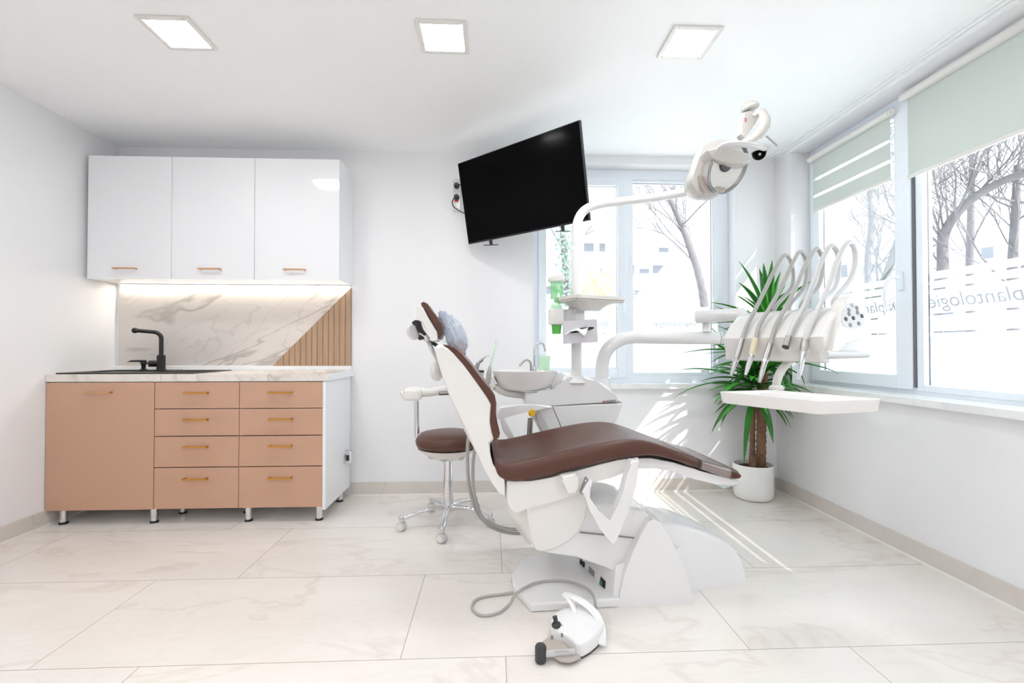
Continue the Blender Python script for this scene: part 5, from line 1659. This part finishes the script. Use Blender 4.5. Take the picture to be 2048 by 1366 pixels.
def leaf(mb, base, yaw, pitch, length, width, droop):
    n = 9
    p = Vector(base)
    cp = math.cos(pitch)
    d = Vector((math.cos(yaw) * cp, math.sin(yaw) * cp, math.sin(pitch)))
    rows = []
    for i in range(n + 1):
        t = i / n
        side = d.cross(Vector((0, 0, 1)))
        side = side.normalized() if side.length > 0.02 else Vector((1, 0, 0))
        up = side.cross(d).normalized()
        w = width * (0.45 + 1.1 * t if t < 0.35 else 0.835 * (1 - ((t - 0.35) / 0.65) ** 1.8)) * 0.62 + 0.0006
        c = Vector((min(p.x, 2.075), min(p.y, 3.335), p.z))
        row = [c - side * w + up * w * 0.45, c, c + side * w + up * w * 0.45]
        for q in row:
            q.x = min(q.x, 2.085); q.y = min(q.y, 3.345)
        rows.append(row)
        p = p + d * (length / n)
        d = (d + Vector((0, 0, -droop / n))).normalized()
    vs = [[mb.bm.verts.new(q) for q in r] for r in rows]
    for i in range(n):
        for j in range(2):
            mb.bm.faces.new([vs[i][j], vs[i][j + 1], vs[i + 1][j + 1], vs[i + 1][j]])


def crown(center, h, count, l0, l1, pit0, pit1, name='foliage', yaws=None):
    mb = MB()
    for k in range(count):
        f = k / count
        yaw = k * 2.39996 + rnd.uniform(-0.25, 0.25)
        if yaws and rnd.random() < yaws[0]:
            yaw = rnd.uniform(yaws[1], yaws[2])
        pitch = pit0 + (pit1 - pit0) * f + rnd.uniform(-0.15, 0.15)
        L_ = rnd.uniform(l0, l1)
        # leaves towards the walls stay short
        if math.sin(yaw) > 0.2 or math.cos(yaw) > 0.5:
            L_ *= 0.62
        b_ = Vector(center) + Vector((math.cos(yaw) * 0.02, math.sin(yaw) * 0.02, h * (f - 0.5)))
        leaf(mb, b_, yaw, pitch, L_, rnd.uniform(0.034, 0.048), rnd.uniform(0.5, 1.5) * (1 - 0.5 * f))
    o = mb.out(name, W['leaf'], pt, sharp=80)
    s_ = o.modifiers.new('thickness', 'SOLIDIFY'); s_.thickness = 0.0012
    return o


# lower head, mid head and top head of leaves
crown((tx - 0.035, 3.175, 0.78), 0.16, 58, 0.36, 0.60, -0.55, 1.0, yaws=(0.45, 2.4, 4.4))
crown((tx + 0.02, 3.16, 0.98), 0.16, 34, 0.34, 0.56, -0.2, 0.8, yaws=(0.45, 2.5, 4.3))
crown((tx + 0.045, 3.155, 1.22), 0.12, 40, 0.30, 0.46, 0.0, 1.35, yaws=(0.3, 2.4, 4.6))

# ================================================================== OUTSIDE
GZ = -1.3
struct(MB().box(-12, 90, YB + 0.4, 110, GZ - 0.2, GZ).box(XR + WT + 0.1, 90, -12, YB + 0.4, GZ - 0.2, GZ).out('ground', W['yard']), 'pale paved yard outside the windows')


def grow(mb, p, d, length, r, depth, rn, spread=0.6, segs=4, kids=3, minr=0.006, lift=0.12):
    pts, rs = [Vector(p)], [r]
    d = Vector(d).normalized()
    for i in range(segs):
        d = (d + Vector((rn.uniform(-1, 1), rn.uniform(-1, 1), rn.uniform(-0.6, 0.8))) * 0.16 + Vector((0, 0, lift * 0.3))).normalized()
        pts.append(pts[-1] + d * (length / segs))
        rs.append(max(minr, r * (1 - 0.45 * (i + 1) / segs)))
    mb.tube(pts, rs, 6 if r > 0.03 else 4, cap=False)
    if depth <= 0:
        return
    for k in range(kids):
        i = rn.randint(1, segs)
        ax = Vector((rn.uniform(-1, 1), rn.uniform(-1, 1), rn.uniform(-1, 1)))
        nd = (d + ax * spread + Vector((0, 0, lift))).normalized()
        grow(mb, pts[i], nd, length * rn.uniform(0.5, 0.78), rs[i] * rn.uniform(0.5, 0.68), depth - 1, rn, spread, segs, kids, minr, lift)


def tree(label, base, d, length, r, depth, seed, kids=3, spread=0.7, group='bare trees outside', bend=None, minr=0.008):
    rn = random.Random(seed)
    root = thing('bare_tree', label, 'tree', base, group)
    tb_, cb = MB(), MB()
    pts = [Vector(base)] + [Vector(b) for b in (bend or [Vector(base) + Vector(d).normalized() * length])]
    tp_ = catmull(pts, 5)
    n = len(tp_)
    rs = [r * (1 - 0.5 * i / (n - 1)) for i in range(n)]
    tb_.tube(tp_, rs, 9)
    tb_.out('trunk', W['twig'], root, sharp=80)
    for i in range(int(n * 0.35), n):
        for k in range(kids if i < n - 1 else kids + 2):
            if i < n - 1 and rn.random() < 0.5:
                continue
            td = (tp_[min(i + 1, n - 1)] - tp_[max(0, i - 1)]).normalized()
            nd = (td * 0.6 + Vector((rn.uniform(-1, 1), rn.uniform(-1, 1), rn.uniform(-0.4, 0.8))) * 0.9).normalized()
            grow(cb, tp_[i], nd, length * rn.uniform(0.22, 0.42), max(minr * 1.3, rs[i] * rn.uniform(0.18, 0.30)), depth, rn, spread, 5, 3, minr)
    cb.out('branches', W['twig'], root, sharp=80)
    return root


def hz(u, v, Y):
    return at(u, v, Y=Y)


# behind the small window
tree('slim bare tree with forked top behind the right pane of the small window', Vector((at(1410, 640, Y=10).x, 10, GZ)), (0, 0, 1), 4.2, 0.10, 2, 3, 1, 0.6,
     bend=[hz(1410, 640, 10), hz(1400, 560, 10), hz(1385, 510, 10), hz(1370, 468, 10), hz(1352, 425, 10), hz(1330, 380, 10)], minr=0.007)
tree('bare tree hung with ivy behind the left pane of the small window', Vector((at(1140, 660, Y=9).x, 9, GZ)), (0, 0, 1), 3.4, 0.10, 2, 8, 1, 0.7,
     bend=[hz(1140, 660, 9), hz(1133, 560, 9), hz(1127, 480, 9), hz(1120, 430, 9)], minr=0.006)
iv = MB()
rn_ = random.Random(4)
for k in range(420):
    u_, v_ = 1133 + rn_.gauss(0, 11), rn_.uniform(455, 640)
    c_ = hz(u_ - (v_ - 560) * -0.05, v_, 8.8 + rn_.uniform(-0.15, 0.15))
    q_ = Matrix.Rotation(rn_.uniform(0, 6.28), 3, 'Y')
    s_ = rn_.uniform(0.014, 0.034)
    vv = [iv.bm.verts.new(c_ + q_ @ Vector((a * s_, rn_.uniform(-0.01, 0.01), b_ * s_))) for a, b_ in ((-1, 0), (0, -0.8), (1, 0), (0, 0.9))]
    iv.bm.faces.new(vv)
ivo = iv.out('ivy', W['ivy'], None, origin=hz(1133, 560, 8.8))
tag(ivo, 'grey-green ivy leaves climbing the tree behind the left pane', 'ivy', kind='stuff')
# yellow green shrub
sb = thing('yellow_shrub', 'sunlit yellow-green shrub below the flats behind the left pane', 'shrub', Vector((at(1205, 640, Y=14).x, 14, GZ)))
mb = MB()
cS = hz(1205, 600, 14)
for k in range(1500):
    d_ = Vector((rn_.gauss(0, 1), rn_.gauss(0, 1), rn_.gauss(0, 1))).normalized() * (rn_.random() ** 0.4)
    c_ = cS + Vector((d_.x * 0.95, d_.y * 0.9, d_.z * 1.15))
    q_ = Matrix.Rotation(rn_.uniform(0, 6.28), 3, 'Y') @ Matrix.Rotation(rn_.uniform(0, 6.28), 3, 'X')
    s_ = rn_.uniform(0.05, 0.10)
    mb.bm.faces.new([mb.bm.verts.new(c_ + q_ @ Vector((a * s_, 0, b_ * s_))) for a, b_ in ((-1, 0), (0, -0.6), (1, 0), (0, 0.6))])
mb.out('foliage', W['shrub'], sb, sharp=80)
MB().tube([(cS.x, 14, GZ), (cS.x + 0.1, 14, GZ + 1.0), (cS.x, 14, cS.z)], [0.09, 0.07, 0.03], 8).out('stem', W['twig'], sb)

# behind the wide window
def sp(u, v, X):
    return at(u, v, X=X)


tree('bare tree with an upright trunk behind the casement of the wide window', Vector((8.0, sp(1735, 600, 8.0).y, GZ)), (0, 0, 1), 3.6, 0.08, 3, 21, 1, 0.8,
     bend=[sp(1738, 640, 8.0), sp(1735, 520, 8.0), sp(1742, 440, 8.0), sp(1735, 330, 8.0)], minr=0.0045)
tree('leaning bare tree at the edge of the casement of the wide window', Vector((6.5, sp(1745, 640, 6.5).y, GZ)), (0, 0, 1), 3.0, 0.08, 2, 5, 2, 0.8,
     bend=[sp(1745, 640, 6.5), sp(1775, 545, 6.5), sp(1800, 470, 6.5), sp(1830, 400, 6.5)], minr=0.0045)
tree('thick crooked bare tree just right of the window mullion', Vector((7.0, sp(1870, 640, 7.0).y, GZ)), (0, 0, 1), 4.4, 0.09, 3, 33, 2, 0.75,
     bend=[sp(1872, 640, 7.0), sp(1885, 540, 7.0), sp(1888, 470, 7.0), sp(1930, 410, 7.0), sp(2010, 360, 7.0), sp(2090, 340, 7.0)], minr=0.0045)
tree('straight bare tree in the middle of the wide pane', Vector((9.0, sp(1942, 640, 9.0).y, GZ)), (0, 0, 1), 3.6, 0.085, 2, 41, 1, 0.8,
     bend=[sp(1942, 640, 9.0), sp(1940, 520, 9.0), sp(1942, 420, 9.0), sp(1945, 300, 9.0)], minr=0.006)
tree('twiggy bare tree at the far right of the wide pane', Vector((7.5, sp(2026, 640, 7.5).y, GZ)), (0, 0, 1), 3.8, 0.08, 3, 52, 1, 0.8,
     bend=[sp(2027, 640, 7.5), sp(2025, 540, 7.5), sp(2030, 440, 7.5), sp(2035, 330, 7.5)], minr=0.0045)

# blocks of flats
def flats(label, p0, axis, wid, rows, cols, z0, fh, win_w, depth, seed, group='pale blocks of flats'):
    rn = random.Random(seed)
    b_ = thing('apartment_building', label, 'building', p0, group)
    ax = Vector(axis)
    dn = Vector((0, 0, 1)).cross(ax).normalized() * 1.0
    if dn.dot(Vector(p0) - _eye) < 0:
        dn = -dn
    P_ = Vector(p0)
    q = [P_, P_ + ax * wid, P_ + ax * wid + Vector((0, 0, rows * fh + 1.2)), P_ + Vector((0, 0, rows * fh + 1.2))]
    MB().prism(q, dn * depth).out('wall', W['render'], b_)
    wproto = None
    cw = wid / cols
    for r in range(rows):
        sl_ = MB()
        o_ = rn.uniform(0.0, 0.25) * wid
        z = z0 + r * fh
        a0, a1 = P_ + ax * o_, P_ + ax * (o_ + wid * rn.uniform(0.4, 0.7))
        pr = [a0 + Vector((0, 0, z - P_.z - 0.12)), a1 + Vector((0, 0, z - P_.z - 0.12)), a1 + Vector((0, 0, z - P_.z + 0.05)), a0 + Vector((0, 0, z - P_.z + 0.05))]
        sl_.prism(pr, -dn * 1.3)
        sl_.out('balcony_slab', W['slab'], b_)
        for c in range(cols):
            if rn.random() < 0.25:
                continue
            base = P_ + ax * (cw * (c + 0.5) + rn.uniform(-0.2, 0.2) * cw) + Vector((0, 0, z - P_.z + 0.9))
            w_ = win_w * rn.choice((0.6, 1.0, 1.0, 1.5))
            h_ = rn.choice((0.9, 1.2, 1.2, 1.7))
            pr = [base - ax * w_ / 2, base + ax * w_ / 2, base + ax * w_ / 2 + Vector((0, 0, h_)), base - ax * w_ / 2 + Vector((0, 0, h_))]
            MB().prism(pr, -dn * 0.05).out('window', W['shade'], b_)
    return b_


flats('pale stepped block of flats with balconies behind the small window', (4.0, 62, GZ), (1, 0, 0), 30, 6, 12, 0.9, 2.9, 1.3, 10, 6)
flats('pale block of flats behind the trees of the wide window', (46, 66, GZ), (0.35, -0.937, 0), 44, 4, 12, 1.0, 2.9, 1.6, 8, 9)
